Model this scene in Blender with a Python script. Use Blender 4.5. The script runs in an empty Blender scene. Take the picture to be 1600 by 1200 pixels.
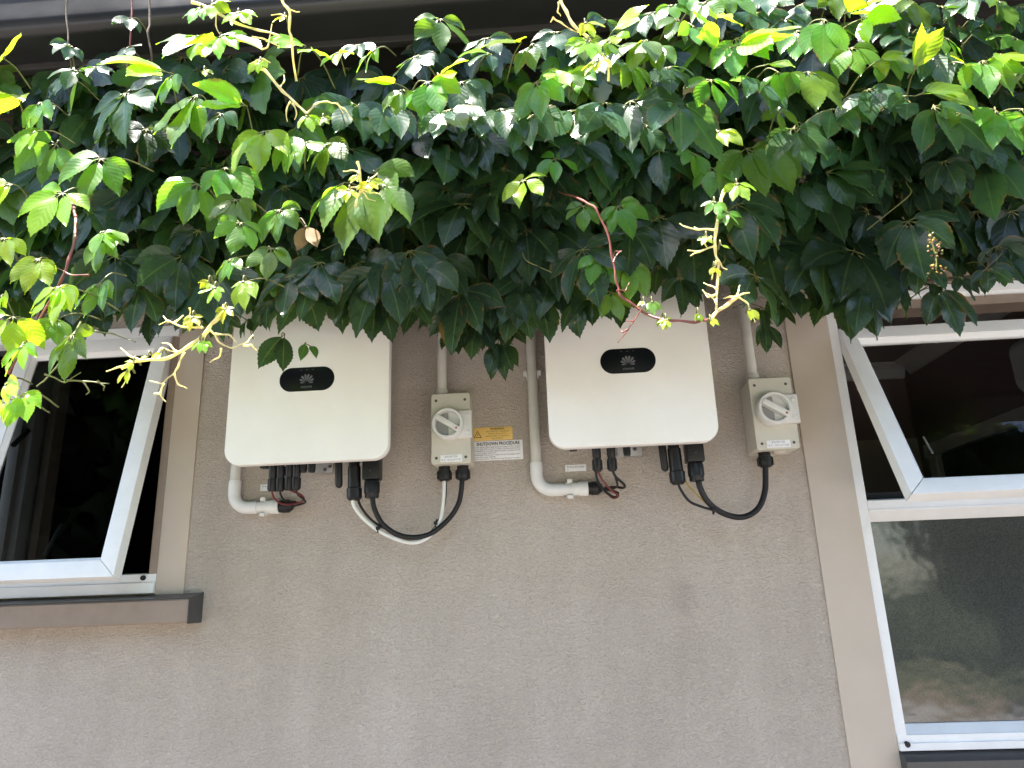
import bpy, bmesh, math, random
from mathutils import Vector, Matrix
R = math.radians
scene = bpy.context.scene
COL = scene.collection

# ------------------------------------------------------------------ camera
D, CZ, FPX = 1.719, 1.6, 1130.0
YAW, PITCH, ROLL = R(-3.114), R(16.11), R(-2.065)
CAM = Vector((0, -D, CZ))
FWD = Vector((math.sin(YAW) * math.cos(PITCH), math.cos(YAW) * math.cos(PITCH), math.sin(PITCH)))
_r = Vector((math.cos(YAW), -math.sin(YAW), 0))
_u = _r.cross(FWD)
RGT = _r * math.cos(ROLL) + _u * math.sin(ROLL)
UPV = -_r * math.sin(ROLL) + _u * math.cos(ROLL)
cd = bpy.data.cameras.new('camera')
cd.sensor_fit = 'HORIZONTAL'; cd.sensor_width = 36.0; cd.lens = 36.0 * FPX / 1600.0
cd.clip_start = 0.02; cd.clip_end = 500
cam = bpy.data.objects.new('camera', cd); COL.objects.link(cam)
m = Matrix.Identity(4)
for i, v in enumerate((RGT, UPV, -FWD)):
    for j in range(3): m[j][i] = v[j]
m.translation = CAM
cam.matrix_world = m
scene.camera = cam

# ------------------------------------------------------------------ sky, sun, exposure
SUN = Vector((-0.30, -0.16, 0.94)).normalized()        # direction towards the sun
el = math.asin(SUN.z); az = math.atan2(SUN.x, SUN.y)
w = bpy.data.worlds.new('World'); scene.world = w; w.use_nodes = True
nt = w.node_tree; nt.nodes.clear()
sky = nt.nodes.new('ShaderNodeTexSky'); sky.sky_type = 'NISHITA'; sky.sun_disc = False
sky.sun_elevation = el; sky.sun_rotation = az; sky.dust_density = 1.0; sky.air_density = 1.0; sky.ozone_density = 0.8
bg = nt.nodes.new('ShaderNodeBackground'); bg.inputs['Strength'].default_value = 0.15
wo = nt.nodes.new('ShaderNodeOutputWorld')
nt.links.new(sky.outputs[0], bg.inputs[0]); nt.links.new(bg.outputs[0], wo.inputs[0])
sl = bpy.data.lights.new('sun', 'SUN'); sl.energy = 5.0; sl.angle = R(0.53); sl.color = (1.0, 0.95, 0.86)
so = bpy.data.objects.new('sun', sl); COL.objects.link(so)
so.rotation_euler = SUN.to_track_quat('Z', 'Y').to_euler(); so.location = (0, -3, 8)
vs = scene.view_settings
vs.view_transform = 'Standard'; vs.look = 'None'; vs.gamma = 1; vs.use_curve_mapping = False; vs.exposure = 2.55
scene.cycles.max_bounces = 10; scene.cycles.transparent_max_bounces = 12; scene.cycles.caustics_reflective = False

def at(px, py, y):
    """world point seen at photo pixel (px, py) that lies in the plane y"""
    d = FWD + RGT * ((px - 800) / FPX) + UPV * ((600 - py) / FPX)
    return CAM + d * ((y + D) / d.y)
def depth(p): return (p - CAM).dot(FWD)
def up(z): return CZ + z

# ------------------------------------------------------------------ materials
MATS = {}
def mat(name, col, rough=0.5, metal=0.0, spec=0.5, bump=None, var=None, coat=0.0):
    """bump=(scale, strength, distance), var=(scale, amount)"""
    if name in MATS: return MATS[name]
    ma = bpy.data.materials.new(name); ma.use_nodes = True; n = ma.node_tree; b = n.nodes['Principled BSDF']
    b.inputs['Base Color'].default_value = (*col, 1); b.inputs['Roughness'].default_value = rough
    b.inputs['Metallic'].default_value = metal; b.inputs['Specular IOR Level'].default_value = spec
    b.inputs['Coat Weight'].default_value = coat
    tc = n.nodes.new('ShaderNodeTexCoord')
    if var:
        no = n.nodes.new('ShaderNodeTexNoise'); no.inputs['Scale'].default_value = var[0]; no.inputs['Detail'].default_value = 6; no.inputs['Roughness'].default_value = .65
        n.links.new(tc.outputs['Object'], no.inputs['Vector'])
        mr = n.nodes.new('ShaderNodeMapRange'); mr.inputs['From Min'].default_value = .3; mr.inputs['From Max'].default_value = .7
        mr.inputs['To Min'].default_value = 1 - var[1]; mr.inputs['To Max'].default_value = 1 + var[1]
        n.links.new(no.outputs[0], mr.inputs[0])
        mx = n.nodes.new('ShaderNodeVectorMath'); mx.operation = 'SCALE'; mx.inputs[0].default_value = col
        n.links.new(mr.outputs[0], mx.inputs['Scale']); n.links.new(mx.outputs[0], b.inputs['Base Color'])
        r2 = n.nodes.new('ShaderNodeMapRange'); r2.inputs['From Min'].default_value = .3; r2.inputs['From Max'].default_value = .7
        r2.inputs['To Min'].default_value = rough * .85; r2.inputs['To Max'].default_value = min(1, rough * 1.15)
        n.links.new(no.outputs[0], r2.inputs[0]); n.links.new(r2.outputs[0], b.inputs['Roughness'])
    if bump:
        nb = n.nodes.new('ShaderNodeTexNoise'); nb.inputs['Scale'].default_value = bump[0]; nb.inputs['Detail'].default_value = 4
        n.links.new(tc.outputs['Object'], nb.inputs['Vector'])
        bu = n.nodes.new('ShaderNodeBump'); bu.inputs['Strength'].default_value = bump[1]; bu.inputs['Distance'].default_value = bump[2]
        n.links.new(nb.outputs[0], bu.inputs['Height']); n.links.new(bu.outputs[0], b.inputs['Normal'])
    MATS[name] = ma
    return ma

def stucco():
    ma = bpy.data.materials.new('stucco'); ma.use_nodes = True; n = ma.node_tree; L = n.links.new; b = n.nodes['Principled BSDF']
    b.inputs['Roughness'].default_value = .92; b.inputs['Specular IOR Level'].default_value = .2
    tc = n.nodes.new('ShaderNodeTexCoord')
    # trowelled grain: warped noise stretched sideways
    mp = n.nodes.new('ShaderNodeMapping'); mp.inputs['Scale'].default_value = (.62, 1, 1); mp.inputs['Rotation'].default_value = (0, R(14), 0)
    L(tc.outputs['Object'], mp.inputs[0])
    n1 = n.nodes.new('ShaderNodeTexNoise'); n1.inputs['Scale'].default_value = 210; n1.inputs['Detail'].default_value = 3; n1.inputs['Distortion'].default_value = 1.1
    n2 = n.nodes.new('ShaderNodeTexNoise'); n2.inputs['Scale'].default_value = 620; n2.inputs['Detail'].default_value = 2
    n3 = n.nodes.new('ShaderNodeTexNoise'); n3.inputs['Scale'].default_value = 22; n3.inputs['Detail'].default_value = 4
    for q in (n1, n2): L(mp.outputs[0], q.inputs['Vector'])
    L(tc.outputs['Object'], n3.inputs['Vector'])
    a = n.nodes.new('ShaderNodeMath'); a.operation = 'MULTIPLY_ADD'; a.inputs[1].default_value = .35
    L(n2.outputs[0], a.inputs[0]); L(n1.outputs[0], a.inputs[2])
    a2 = n.nodes.new('ShaderNodeMath'); a2.operation = 'MULTIPLY_ADD'; a2.inputs[1].default_value = .35
    L(n3.outputs[0], a2.inputs[0]); L(a.outputs[0], a2.inputs[2])
    bu = n.nodes.new('ShaderNodeBump'); bu.inputs['Strength'].default_value = 1.0; bu.inputs['Distance'].default_value = .0062
    L(a2.outputs[0], bu.inputs['Height']); L(bu.outputs[0], b.inputs['Normal'])
    # dusty blotches, faint rain streaks and one old round damp mark
    n4 = n.nodes.new('ShaderNodeTexNoise'); n4.inputs['Scale'].default_value = 3.2; n4.inputs['Detail'].default_value = 7; n4.inputs['Roughness'].default_value = .62
    L(tc.outputs['Object'], n4.inputs['Vector'])
    mp2 = n.nodes.new('ShaderNodeMapping'); mp2.inputs['Scale'].default_value = (9, 9, .8); L(tc.outputs['Object'], mp2.inputs[0])
    n5 = n.nodes.new('ShaderNodeTexNoise'); n5.inputs['Scale'].default_value = 1.6; n5.inputs['Detail'].default_value = 4; L(mp2.outputs[0], n5.inputs['Vector'])
    ad = n.nodes.new('ShaderNodeMath'); ad.operation = 'MULTIPLY_ADD'; ad.inputs[1].default_value = .45; L(n5.outputs[0], ad.inputs[0]); L(n4.outputs[0], ad.inputs[2])
    cr = n.nodes.new('ShaderNodeValToRGB'); cr.color_ramp.elements[0].position = .5; cr.color_ramp.elements[1].position = .95
    cr.color_ramp.elements[0].color = (.49, .425, .365, 1); cr.color_ramp.elements[1].color = (.60, .53, .465, 1)
    L(ad.outputs[0], cr.inputs[0])
    c = at(1068, 935, 0)
    ds = n.nodes.new('ShaderNodeVectorMath'); ds.operation = 'DISTANCE'; L(tc.outputs['Object'], ds.inputs[0]); ds.inputs[1].default_value = c
    wn = n.nodes.new('ShaderNodeMath'); wn.operation = 'MULTIPLY_ADD'; wn.inputs[1].default_value = .035; L(n3.outputs[0], wn.inputs[0]); L(ds.outputs['Value'], wn.inputs[2])
    mr = n.nodes.new('ShaderNodeMapRange'); mr.interpolation_type = 'SMOOTHSTEP'
    mr.inputs['From Min'].default_value = .03; mr.inputs['From Max'].default_value = .068; mr.inputs['To Min'].default_value = .24; mr.inputs['To Max'].default_value = 0
    L(wn.outputs[0], mr.inputs[0])
    mx = n.nodes.new('ShaderNodeMix'); mx.data_type = 'RGBA'; L(mr.outputs[0], mx.inputs[0]); L(cr.outputs[0], mx.inputs[6]); mx.inputs[7].default_value = (.24, .19, .17, 1)
    # relief shading put into the colour: pits darker, high grain lighter
    mr2 = n.nodes.new('ShaderNodeMapRange'); mr2.inputs['From Min'].default_value = .3; mr2.inputs['From Max'].default_value = .7; mr2.inputs['To Min'].default_value = .88; mr2.inputs['To Max'].default_value = 1.08
    L(n1.outputs[0], mr2.inputs[0])
    sc = n.nodes.new('ShaderNodeVectorMath'); sc.operation = 'SCALE'; L(mx.outputs[2], sc.inputs[0]); L(mr2.outputs[0], sc.inputs['Scale'])
    L(sc.outputs[0], b.inputs['Base Color'])
    return ma

def glass(name, tint, bump=None, ior=1.5, rough=0.0, dark=0.0):
    ma = bpy.data.materials.new(name); ma.use_nodes = True; n = ma.node_tree; n.nodes.clear(); L = n.links.new
    out = n.nodes.new('ShaderNodeOutputMaterial'); tr = n.nodes.new('ShaderNodeBsdfTransparent'); tr.inputs[0].default_value = (*tint, 1)
    gl = n.nodes.new('ShaderNodeBsdfGlossy'); gl.inputs['Roughness'].default_value = rough
    fr = n.nodes.new('ShaderNodeFresnel'); fr.inputs['IOR'].default_value = ior
    ge = n.nodes.new('ShaderNodeNewGeometry'); io = n.nodes.new('ShaderNodeMix'); io.inputs[2].default_value = ior; io.inputs[3].default_value = 1 / ior
    L(ge.outputs['Backfacing'], io.inputs[0]); L(io.outputs[0], fr.inputs['IOR'])       # same reflection from both sides of the thin pane
    mx = n.nodes.new('ShaderNodeMixShader'); base = tr
    if dark:
        di = n.nodes.new('ShaderNodeBsdfDiffuse'); di.inputs[0].default_value = (.11, .118, .112, 1)
        tg = n.nodes.new('ShaderNodeTexCoord'); ng = n.nodes.new('ShaderNodeTexNoise'); ng.inputs['Scale'].default_value = 420; ng.inputs['Detail'].default_value = 1     # grain of the insect screen
        L(tg.outputs['Object'], ng.inputs['Vector']); cg = n.nodes.new('ShaderNodeValToRGB'); cg.color_ramp.elements[0].position = .3; cg.color_ramp.elements[1].position = .7
        cg.color_ramp.elements[0].color = (.075, .082, .078, 1); cg.color_ramp.elements[1].color = (.14, .15, .143, 1); L(ng.outputs[0], cg.inputs[0]); L(cg.outputs[0], di.inputs[0])
        m2 = n.nodes.new('ShaderNodeMixShader'); m2.inputs[0].default_value = dark; L(tr.outputs[0], m2.inputs[1]); L(di.outputs[0], m2.inputs[2]); base = m2
    if bump:
        tc = n.nodes.new('ShaderNodeTexCoord'); no = n.nodes.new('ShaderNodeTexNoise'); no.inputs['Scale'].default_value = bump[0]; no.inputs['Detail'].default_value = 3
        L(tc.outputs['Object'], no.inputs['Vector']); bu = n.nodes.new('ShaderNodeBump'); bu.inputs['Strength'].default_value = bump[1]; bu.inputs['Distance'].default_value = bump[2]
        L(no.outputs[0], bu.inputs['Height']); L(bu.outputs[0], gl.inputs['Normal']); L(bu.outputs[0], fr.inputs['Normal'])
    L(fr.outputs[0], mx.inputs[0]); L(base.outputs[0], mx.inputs[1]); L(gl.outputs[0], mx.inputs[2]); L(mx.outputs[0], out.inputs[0])
    return ma

def leaf_material():
    ma = bpy.data.materials.new('creeper_leaf'); ma.use_nodes = True; n = ma.node_tree; n.nodes.clear(); L = n.links.new
    def N(t, **k):
        q = n.nodes.new(t)
        for a, v in k.items(): setattr(q, a, v)
        return q
    def M(op, a, b=None, c=None):
        q = N('ShaderNodeMath', operation=op)
        for i, v in enumerate((a, b, c)):
            if v is None: continue
            if isinstance(v, (int, float)): q.inputs[i].default_value = v
            else: L(v, q.inputs[i])
        return q.outputs[0]
    out = N('ShaderNodeOutputMaterial')
    luv = N('ShaderNodeAttribute', attribute_name='luv'); sx = N('ShaderNodeSeparateXYZ'); L(luv.outputs['Vector'], sx.inputs[0])
    t, s, rnd = sx.outputs[0], sx.outputs[1], sx.outputs[2]
    tone = N('ShaderNodeAttribute', attribute_name='tone').outputs['Fac']
    tc = N('ShaderNodeTexCoord')
    no = N('ShaderNodeTexNoise'); no.inputs['Scale'].default_value = 45; no.inputs['Detail'].default_value = 5; L(tc.outputs['Object'], no.inputs['Vector'])
    sa = M('ABSOLUTE', s)
    ph = M('SUBTRACT', M('MULTIPLY', t, 8.0), M('MULTIPLY', sa, 1.9))
    fr = M('ABSOLUTE', M('SUBTRACT', M('FRACT', ph), .5))           # .5 at a vein, 0 between
    vein = N('ShaderNodeMapRange'); vein.inputs['From Min'].default_value = .40; vein.inputs['From Max'].default_value = .5; L(fr, vein.inputs[0])
    mid = N('ShaderNodeMapRange'); mid.inputs['From Min'].default_value = .09; mid.inputs['From Max'].default_value = .02; L(sa, mid.inputs[0])
    vm = M('MAXIMUM', M('MULTIPLY', vein.outputs[0], .22), mid.outputs[0])
    tn = M('ADD', tone, M('MULTIPLY', M('SUBTRACT', no.outputs[0], .5), .16))
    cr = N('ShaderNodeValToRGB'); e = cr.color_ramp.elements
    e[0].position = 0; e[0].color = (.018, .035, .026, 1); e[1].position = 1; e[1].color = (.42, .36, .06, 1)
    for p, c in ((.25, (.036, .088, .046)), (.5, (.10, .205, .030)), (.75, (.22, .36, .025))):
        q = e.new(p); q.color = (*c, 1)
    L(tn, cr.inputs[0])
    lt = N('ShaderNodeMix', data_type='RGBA'); L(M('MULTIPLY', vm, .30), lt.inputs[0]); L(cr.outputs[0], lt.inputs[6]); lt.inputs[7].default_value = (.16, .24, .10, 1)
    hs = N('ShaderNodeHueSaturation'); L(lt.outputs[2], hs.inputs['Color'])
    L(M('MULTIPLY_ADD', rnd, .05, .475), hs.inputs['Hue']); L(M('MULTIPLY_ADD', rnd, .6, .7), hs.inputs['Value'])
    # old insect and rust specks
    ns = N('ShaderNodeTexNoise'); ns.inputs['Scale'].default_value = 130; ns.inputs['Detail'].default_value = 2; L(tc.outputs['Object'], ns.inputs['Vector'])
    sp = N('ShaderNodeMapRange'); sp.inputs['From Min'].default_value = .70; sp.inputs['From Max'].default_value = .76; L(ns.outputs[0], sp.inputs[0])
    spk = N('ShaderNodeMix', data_type='RGBA'); L(M('MULTIPLY', sp.outputs[0], .5), spk.inputs[0]); L(hs.outputs[0], spk.inputs[6]); spk.inputs[7].default_value = (.16, .11, .04, 1)
    # scorched margins on some leaves
    eg = N('ShaderNodeMapRange'); eg.inputs['From Min'].default_value = .55; eg.inputs['From Max'].default_value = 1.0; L(sa, eg.inputs[0])
    ne = N('ShaderNodeTexNoise'); ne.inputs['Scale'].default_value = 38; ne.inputs['Detail'].default_value = 3; L(tc.outputs['Object'], ne.inputs['Vector'])
    ef = N('ShaderNodeMapRange'); ef.inputs['From Min'].default_value = .95; ef.inputs['From Max'].default_value = 1.12
    L(M('ADD', M('MULTIPLY', eg.outputs[0], .35), M('ADD', ne.outputs[0], M('MULTIPLY', rnd, .22))), ef.inputs[0])
    sc_ = N('ShaderNodeMix', data_type='RGBA'); L(M('MULTIPLY', ef.outputs[0], .8), sc_.inputs[0]); L(spk.outputs[2], sc_.inputs[6]); sc_.inputs[7].default_value = (.17, .10, .045, 1); spk = sc_
    bu = N('ShaderNodeBump'); bu.inputs['Strength'].default_value = .28; bu.inputs['Distance'].default_value = .0007
    h = M('ADD', M('MULTIPLY', M('SUBTRACT', 1, M('MULTIPLY', fr, 2)), .8), M('MULTIPLY', no.outputs[0], .9))
    L(h, bu.inputs['Height'])
    pb = N('ShaderNodeBsdfPrincipled'); L(spk.outputs[2], pb.inputs['Base Color']); L(bu.outputs[0], pb.inputs['Normal'])
    L(M('MULTIPLY_ADD', no.outputs[0], .20, .20), pb.inputs['Roughness']); pb.inputs['Specular IOR Level'].default_value = .5
    tl = N('ShaderNodeBsdfTranslucent'); L(bu.outputs[0], tl.inputs['Normal'])
    tcol = N('ShaderNodeMix', data_type='RGBA', blend_type='MULTIPLY'); tcol.inputs[0].default_value = 1; L(spk.outputs[2], tcol.inputs[6]); tcol.inputs[7].default_value = (4.0, 3.7, .9, 1)
    L(tcol.outputs[2], tl.inputs[0])
    mx = N('ShaderNodeMixShader'); mx.inputs[0].default_value = .47; L(pb.outputs[0], mx.inputs[1]); L(tl.outputs[0], mx.inputs[2]); L(mx.outputs[0], out.inputs[0])
    return ma

M_STUCCO = stucco()
M_TRIM = mat('trim_paint', (.52, .445, .37), .6, bump=(240, .12, .002), var=(6, .06))
M_TIMBER = mat('head_timber', (.36, .27, .21), .6, bump=(90, .3, .002), var=(18, .15))
M_ALU = mat('white_aluminium', (.80, .81, .82), .34, var=(14, .05), bump=(60, .04, .001))
M_GREYALU = mat('grey_aluminium', (.33, .32, .30), .4, var=(14, .08))
M_GUTTER = mat('charcoal_steel', (.022, .022, .024), .32, var=(9, .12), bump=(12, .06, .01))
M_SOFFIT = mat('soffit_paint', (.03, .027, .027), .55, var=(9, .1))
M_SILL = mat('sill_bronze', (.27, .21, .17), .42, var=(20, .1))
M_SILLTOP = mat('sill_flashing', (.05, .05, .052), .35, var=(20, .12))
M_INV = mat('cream_powdercoat', (.85, .825, .785), .40, bump=(700, .06, .0004), var=(7, .035))
M_INVB = mat('grey_casting', (.40, .40, .39), .5, bump=(400, .1, .0005))
M_BLACKGLOSS = mat('black_gloss', (.006, .0065, .009), .28, spec=.25)
M_EMBLEM = mat('emblem_grey', (.12, .12, .13), .5)
M_LED = mat('led_grey', (.07, .07, .08), .4)
M_PVC = mat('grey_pvc', (.60, .575, .52), .45, var=(40, .05))
M_PVCW = mat('white_pvc', (.70, .70, .68), .4, var=(40, .05))
M_ISO = mat('isolator_plastic', (.56, .535, .455), .45, var=(30, .04), bump=(500, .05, .0004))
M_DIAL = mat('dial_plastic', (.66, .655, .63), .35, var=(30, .04))
M_DIALIN = mat('dial_recess_plastic', (.30, .30, .295), .3)
M_RED = mat('red_mark', (.35, .03, .02), .5)
M_BLACK = mat('black_plastic', (.008, .0083, .009), .42, spec=.35, var=(60, .2), bump=(300, .1, .0005))
M_RUBBER = mat('black_cable_sheath', (.008, .008, .009), .45, spec=.35, var=(60, .2))
M_WHITEC = mat('white_cable_sheath', (.74, .73, .69), .45, var=(60, .05))
M_REDC = mat('red_cable_sheath', (.13, .018, .016), .5)
M_YELC = mat('yellow_cable_sheath', (.42, .29, .05), .5)
M_SCREW = mat('screw_metal', (.10, .095, .09), .45, .6)
M_ZINC = mat('zinc_plate', (.38, .38, .38), .45, .4, var=(50, .1))
M_SIGNW = mat('white_sign', (.85, .85, .86), .45, var=(20, .03))
M_SIGNY = mat('amber_sign', (.80, .55, .16), .5, var=(20, .04))
M_INK = mat('ink', (.03, .03, .032), .6)
M_INKB = mat('brown_ink', (.10, .055, .015), .6)
M_INKG = mat('grey_ink', (.22, .22, .22), .6)
M_STEMR = mat('red_stem', (.20, .055, .045), .5, var=(60, .25), bump=(200, .2, .001))
M_STEMG = mat('green_stem', (.15, .15, .05), .5, var=(60, .25))
M_STEMY = mat('pale_young_stem', (.86, .76, .42), .5, var=(60, .18))
def _translucent(ma, col, f):
    n = ma.node_tree; b = n.nodes['Principled BSDF']; out = n.nodes['Material Output']; t = n.nodes.new('ShaderNodeBsdfTranslucent'); t.inputs[0].default_value = (*col, 1)
    m_ = n.nodes.new('ShaderNodeMixShader'); m_.inputs[0].default_value = f; n.links.new(b.outputs[0], m_.inputs[1]); n.links.new(t.outputs[0], m_.inputs[2]); n.links.new(m_.outputs[0], out.inputs[0])
_translucent(M_STEMY, (.9, .82, .42), .45)
M_STEMB = mat('woody_stem', (.10, .075, .05), .8, var=(60, .25), bump=(150, .4, .002))
M_DRY = mat('dry_leaf', (.22, .13, .07), .8, var=(40, .25))
M_LEAF = leaf_material()
M_GLASS = glass('window_glass', (.84, .86, .85), ior=1.42)
M_GLASSD = glass('dark_window_glass', (.20, .21, .22), ior=1.42)
M_GLASSF = glass('screened_glass', (.10, .11, .11), bump=(7, .2, .01), rough=.085, dark=.5, ior=1.68)
M_ROOM = mat('room_wall_paint', (.26, .19, .18), .8)
M_ROOML = mat('room_tile', (.5, .45, .42), .5)
M_CEIL = mat('ceiling_paint', (.40, .33, .32), .8)
M_CORN = mat('cornice_paint', (.8, .77, .74), .7)
M_DARKROOM = mat('unlit_depth_dark', (.02, .022, .02), .8)  # near-black colour stands in for unlit depth in room, doorway and vents
M_ACW = mat('appliance_white', (.6, .6, .6), .4)
M_LAWN = mat('lawn', (.10, .115, .05), .95, var=(1.2, .35), bump=(30, .6, .03))
M_SOIL = mat('garden_bed_soil', (.30, .21, .14), .95, var=(3, .25), bump=(20, .6, .03))
M_MULCH = mat('dry_mulch', (.095, .085, .078), .95, var=(6, .3), bump=(40, .6, .02))
M_PAVE = mat('bounce_concrete', (.47, .43, .40), .9, var=(4, .12), bump=(60, .3, .004))
M_HEDGE = mat('hedge_leaf', (.035, .055, .022), .6, var=(8, .4))

# ------------------------------------------------------------------ mesh helpers (all shapes in world coordinates)
class MB:
    def __init__(s): s.v, s.f = [], []
    def add(s, v, f):
        o = len(s.v); s.v += [Vector(q) for q in v]; s.f += [tuple(i + o for i in q) for q in f]; return s
    def bm(s, b):
        b.verts.index_update(); b.normal_update()
        s.add([q.co.copy() for q in b.verts], [[x.index for x in q.verts] for q in b.faces]); b.free(); return s
    def box(s, x0, x1, y0, y1, z0, z1, bev=0.0, seg=2, mtx=None):
        b = bmesh.new(); bmesh.ops.create_cube(b, size=1)
        for q in b.verts: q.co = Vector(((x0 + x1) / 2 + q.co.x * (x1 - x0), (y0 + y1) / 2 + q.co.y * (y1 - y0), (z0 + z1) / 2 + q.co.z * (z1 - z0)))
        if bev: bmesh.ops.bevel(b, geom=list(b.edges), offset=bev, segments=seg, affect='EDGES', profile=.6)
        if mtx is not None: b.transform(mtx)
        return s.bm(b)
    def prism(s, poly, f0, f1, bev=0.0, seg=2):
        """poly: 2D list; f0/f1 map (a, b) to the near and far face points"""
        b = bmesh.new()
        A = [b.verts.new(f0(*q)) for q in poly]; B = [b.verts.new(f1(*q)) for q in poly]; k = len(poly)
        fa = b.faces.new(A); b.faces.new(list(reversed(B)))
        for i in range(k): b.faces.new((A[i], B[i], B[(i + 1) % k], A[(i + 1) % k]))
        bmesh.ops.recalc_face_normals(b, faces=list(b.faces))
        if bev:
            ed = [e for e in b.edges if (e.verts[0] in A and e.verts[1] in A)]
            bmesh.ops.bevel(b, geom=ed, offset=bev, segments=seg, affect='EDGES', profile=.6)
        return s.bm(b)
    def turned(s, p0, p1, prof, seg=20):
        """lathe: prof = [(t along p0->p1, radius)]"""
        p0, p1 = Vector(p0), Vector(p1); ax = (p1 - p0).normalized(); u = ax.orthogonal().normalized(); w_ = ax.cross(u)
        v, f = [], []
        for t, r in prof:
            c = p0.lerp(p1, t)
            for k in range(seg):
                a = 2 * math.pi * k / seg; v.append(c + (u * math.cos(a) + w_ * math.sin(a)) * r)
        for i in range(len(prof) - 1):
            for k in range(seg):
                k2 = (k + 1) % seg; f.append((i * seg + k, i * seg + k2, (i + 1) * seg + k2, (i + 1) * seg + k))
        f.append(tuple(reversed(range(seg)))); f.append(tuple((len(prof) - 1) * seg + k for k in range(seg)))
        return s.add(v, f)
    def tube(s, pts, r, seg=8, sub=6, raw=False):
        pts = [Vector(p) for p in pts]
        rr = r if isinstance(r, (list, tuple)) else [r] * len(pts)
        P, Q = [], []
        if raw or len(pts) < 3:
            P, Q = pts, list(rr)
        else:
            for i in range(len(pts) - 1):
                a = pts[max(i - 1, 0)]; b = pts[i]; c = pts[i + 1]; d = pts[min(i + 2, len(pts) - 1)]
                for k in range(sub):
                    t = k / sub
                    P.append(.5 * ((2 * b) + (c - a) * t + (2 * a - 5 * b + 4 * c - d) * t * t + (3 * b - 3 * c + d - a) * t ** 3))
                    Q.append(rr[i] * (1 - t) + rr[i + 1] * t)
            P.append(pts[-1]); Q.append(rr[-1])
        v, f = [], []; u = None
        for i, p in enumerate(P):
            tg = (P[min(i + 1, len(P) - 1)] - P[max(i - 1, 0)])
            tg = tg.normalized() if tg.length > 1e-9 else Vector((0, 0, 1))
            u = tg.orthogonal() if u is None else u - tg * u.dot(tg)
            if u.length < 1e-6: u = tg.orthogonal()
            u.normalize(); w_ = tg.cross(u)
            for k in range(seg):
                a = 2 * math.pi * k / seg; v.append(p + (u * math.cos(a) + w_ * math.sin(a)) * Q[i])
        for i in range(len(P) - 1):
            for k in range(seg):
                k2 = (k + 1) % seg; f.append((i * seg + k, i * seg + k2, (i + 1) * seg + k2, (i + 1) * seg + k))
        f.append(tuple(reversed(range(seg)))); f.append(tuple((len(P) - 1) * seg + k for k in range(seg)))
        return s.add(v, f)

def tag(o, label=None, cat=None, group=None, kind=None):
    for k, v in (('label', label), ('category', cat), ('group', group), ('kind', kind)):
        if v: o[k] = v
    return o
ORG = {}
def thing(name, loc, label, cat, group=None):
    o = bpy.data.objects.new(name, None); COL.objects.link(o); o.location = loc; o.empty_display_size = .05
    ORG[o.name] = Vector(loc); return tag(o, label, cat, group)
def build(name, mb, material, parent=None, smooth=35, loc=None):
    """one mesh object; verts are world points; children sit in their thing's frame"""
    root = parent
    while root is not None and root.parent is not None: root = root.parent
    org = ORG[root.name] if root is not None else (Vector(loc) if loc is not None else Vector((0, 0, 0)))
    me = bpy.data.meshes.new(name); me.from_pydata([tuple(q - org) for q in mb.v], [], mb.f); me.materials.append(material)
    b = bmesh.new(); b.from_mesh(me); bmesh.ops.recalc_face_normals(b, faces=list(b.faces))
    if smooth:
        for q in b.faces: q.smooth = True
        for q in b.edges:
            if len(q.link_faces) == 2 and q.calc_face_angle(0) > R(smooth): q.smooth = False
    b.to_mesh(me); b.free(); me.update()
    o = bpy.data.objects.new(name, me); COL.objects.link(o)
    if parent is not None: o.parent = parent
    else: o.location = org; ORG[o.name] = org
    return o
def rrect(x0, x1, z0, z1, r, n=10):
    out = []
    for cx, cz, a0 in ((x1 - r, z1 - r, 0), (x0 + r, z1 - r, 90), (x0 + r, z0 + r, 180), (x1 - r, z0 + r, 270)):
        for k in range(n + 1):
            a = R(a0 + 90 * k / n); out.append((cx + r * math.cos(a), cz + r * math.sin(a)))
    return out
def slab(poly, y0, y1, bev=0.0, seg=2):
    """plate in the x-z plane, face y0 towards the viewer, back at y1"""
    return MB().prism(poly, lambda a, b: Vector((a, y0, b)), lambda a, b: Vector((a, y1, b)), bev, seg)
def text(body, size, x, y, z, align='CENTER', width=None, bold=0.0):
    cu = bpy.data.curves.new('lettering', 'FONT'); cu.body = body; cu.size = size; cu.align_x = align; cu.align_y = 'CENTER'; cu.resolution_u = 2; cu.offset = bold
    ob = bpy.data.objects.new('lettering', cu); me = bpy.data.meshes.new_from_object(ob)
    xs = [q.co.x for q in me.vertices]; k = 1.0
    if width and xs: k = width / (max(xs) - min(xs))
    mb = MB(); mb.add([Vector((x + q.co.x * k, y, z + q.co.y)) for q in me.vertices], [tuple(p.vertices) for p in me.polygons])
    bpy.data.objects.remove(ob); bpy.data.curves.remove(cu); bpy.data.meshes.remove(me)
    return mb

# ------------------------------------------------------------------ ground and garden (seen in the window reflections, plus additions that steer the light)
g = MB(); g.add([(-150, -200, 0), (150, -200, 0), (150, 60, 0), (-150, 60, 0)], [(0, 1, 2, 3)])
tag(build('ground_lawn', g, M_LAWN, smooth=0), kind='structure')
g = MB(); g.add([(-30, -4.0, .006), (30, -4.0, .006), (30, .02, .006), (-30, .02, .006)], [(0, 1, 2, 3)])
tag(build('mulch_ground', g, M_MULCH, smooth=0), kind='structure')
tag(build('bounce_path', MB().box(-30, 30, -8.2, -4.0, -.05, .03, .004), M_PAVE), kind='structure')  # unseen pale strip, added to bounce warm light onto the wall
g = MB(); g.add([(-30, -10.0, .006), (30, -10.0, .006), (30, -8.6, .006), (-30, -8.6, .006)], [(0, 1, 2, 3)])
tag(build('garden_bed_ground', g, M_SOIL, smooth=0), kind='structure')
rh = random.Random(3)
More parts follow.
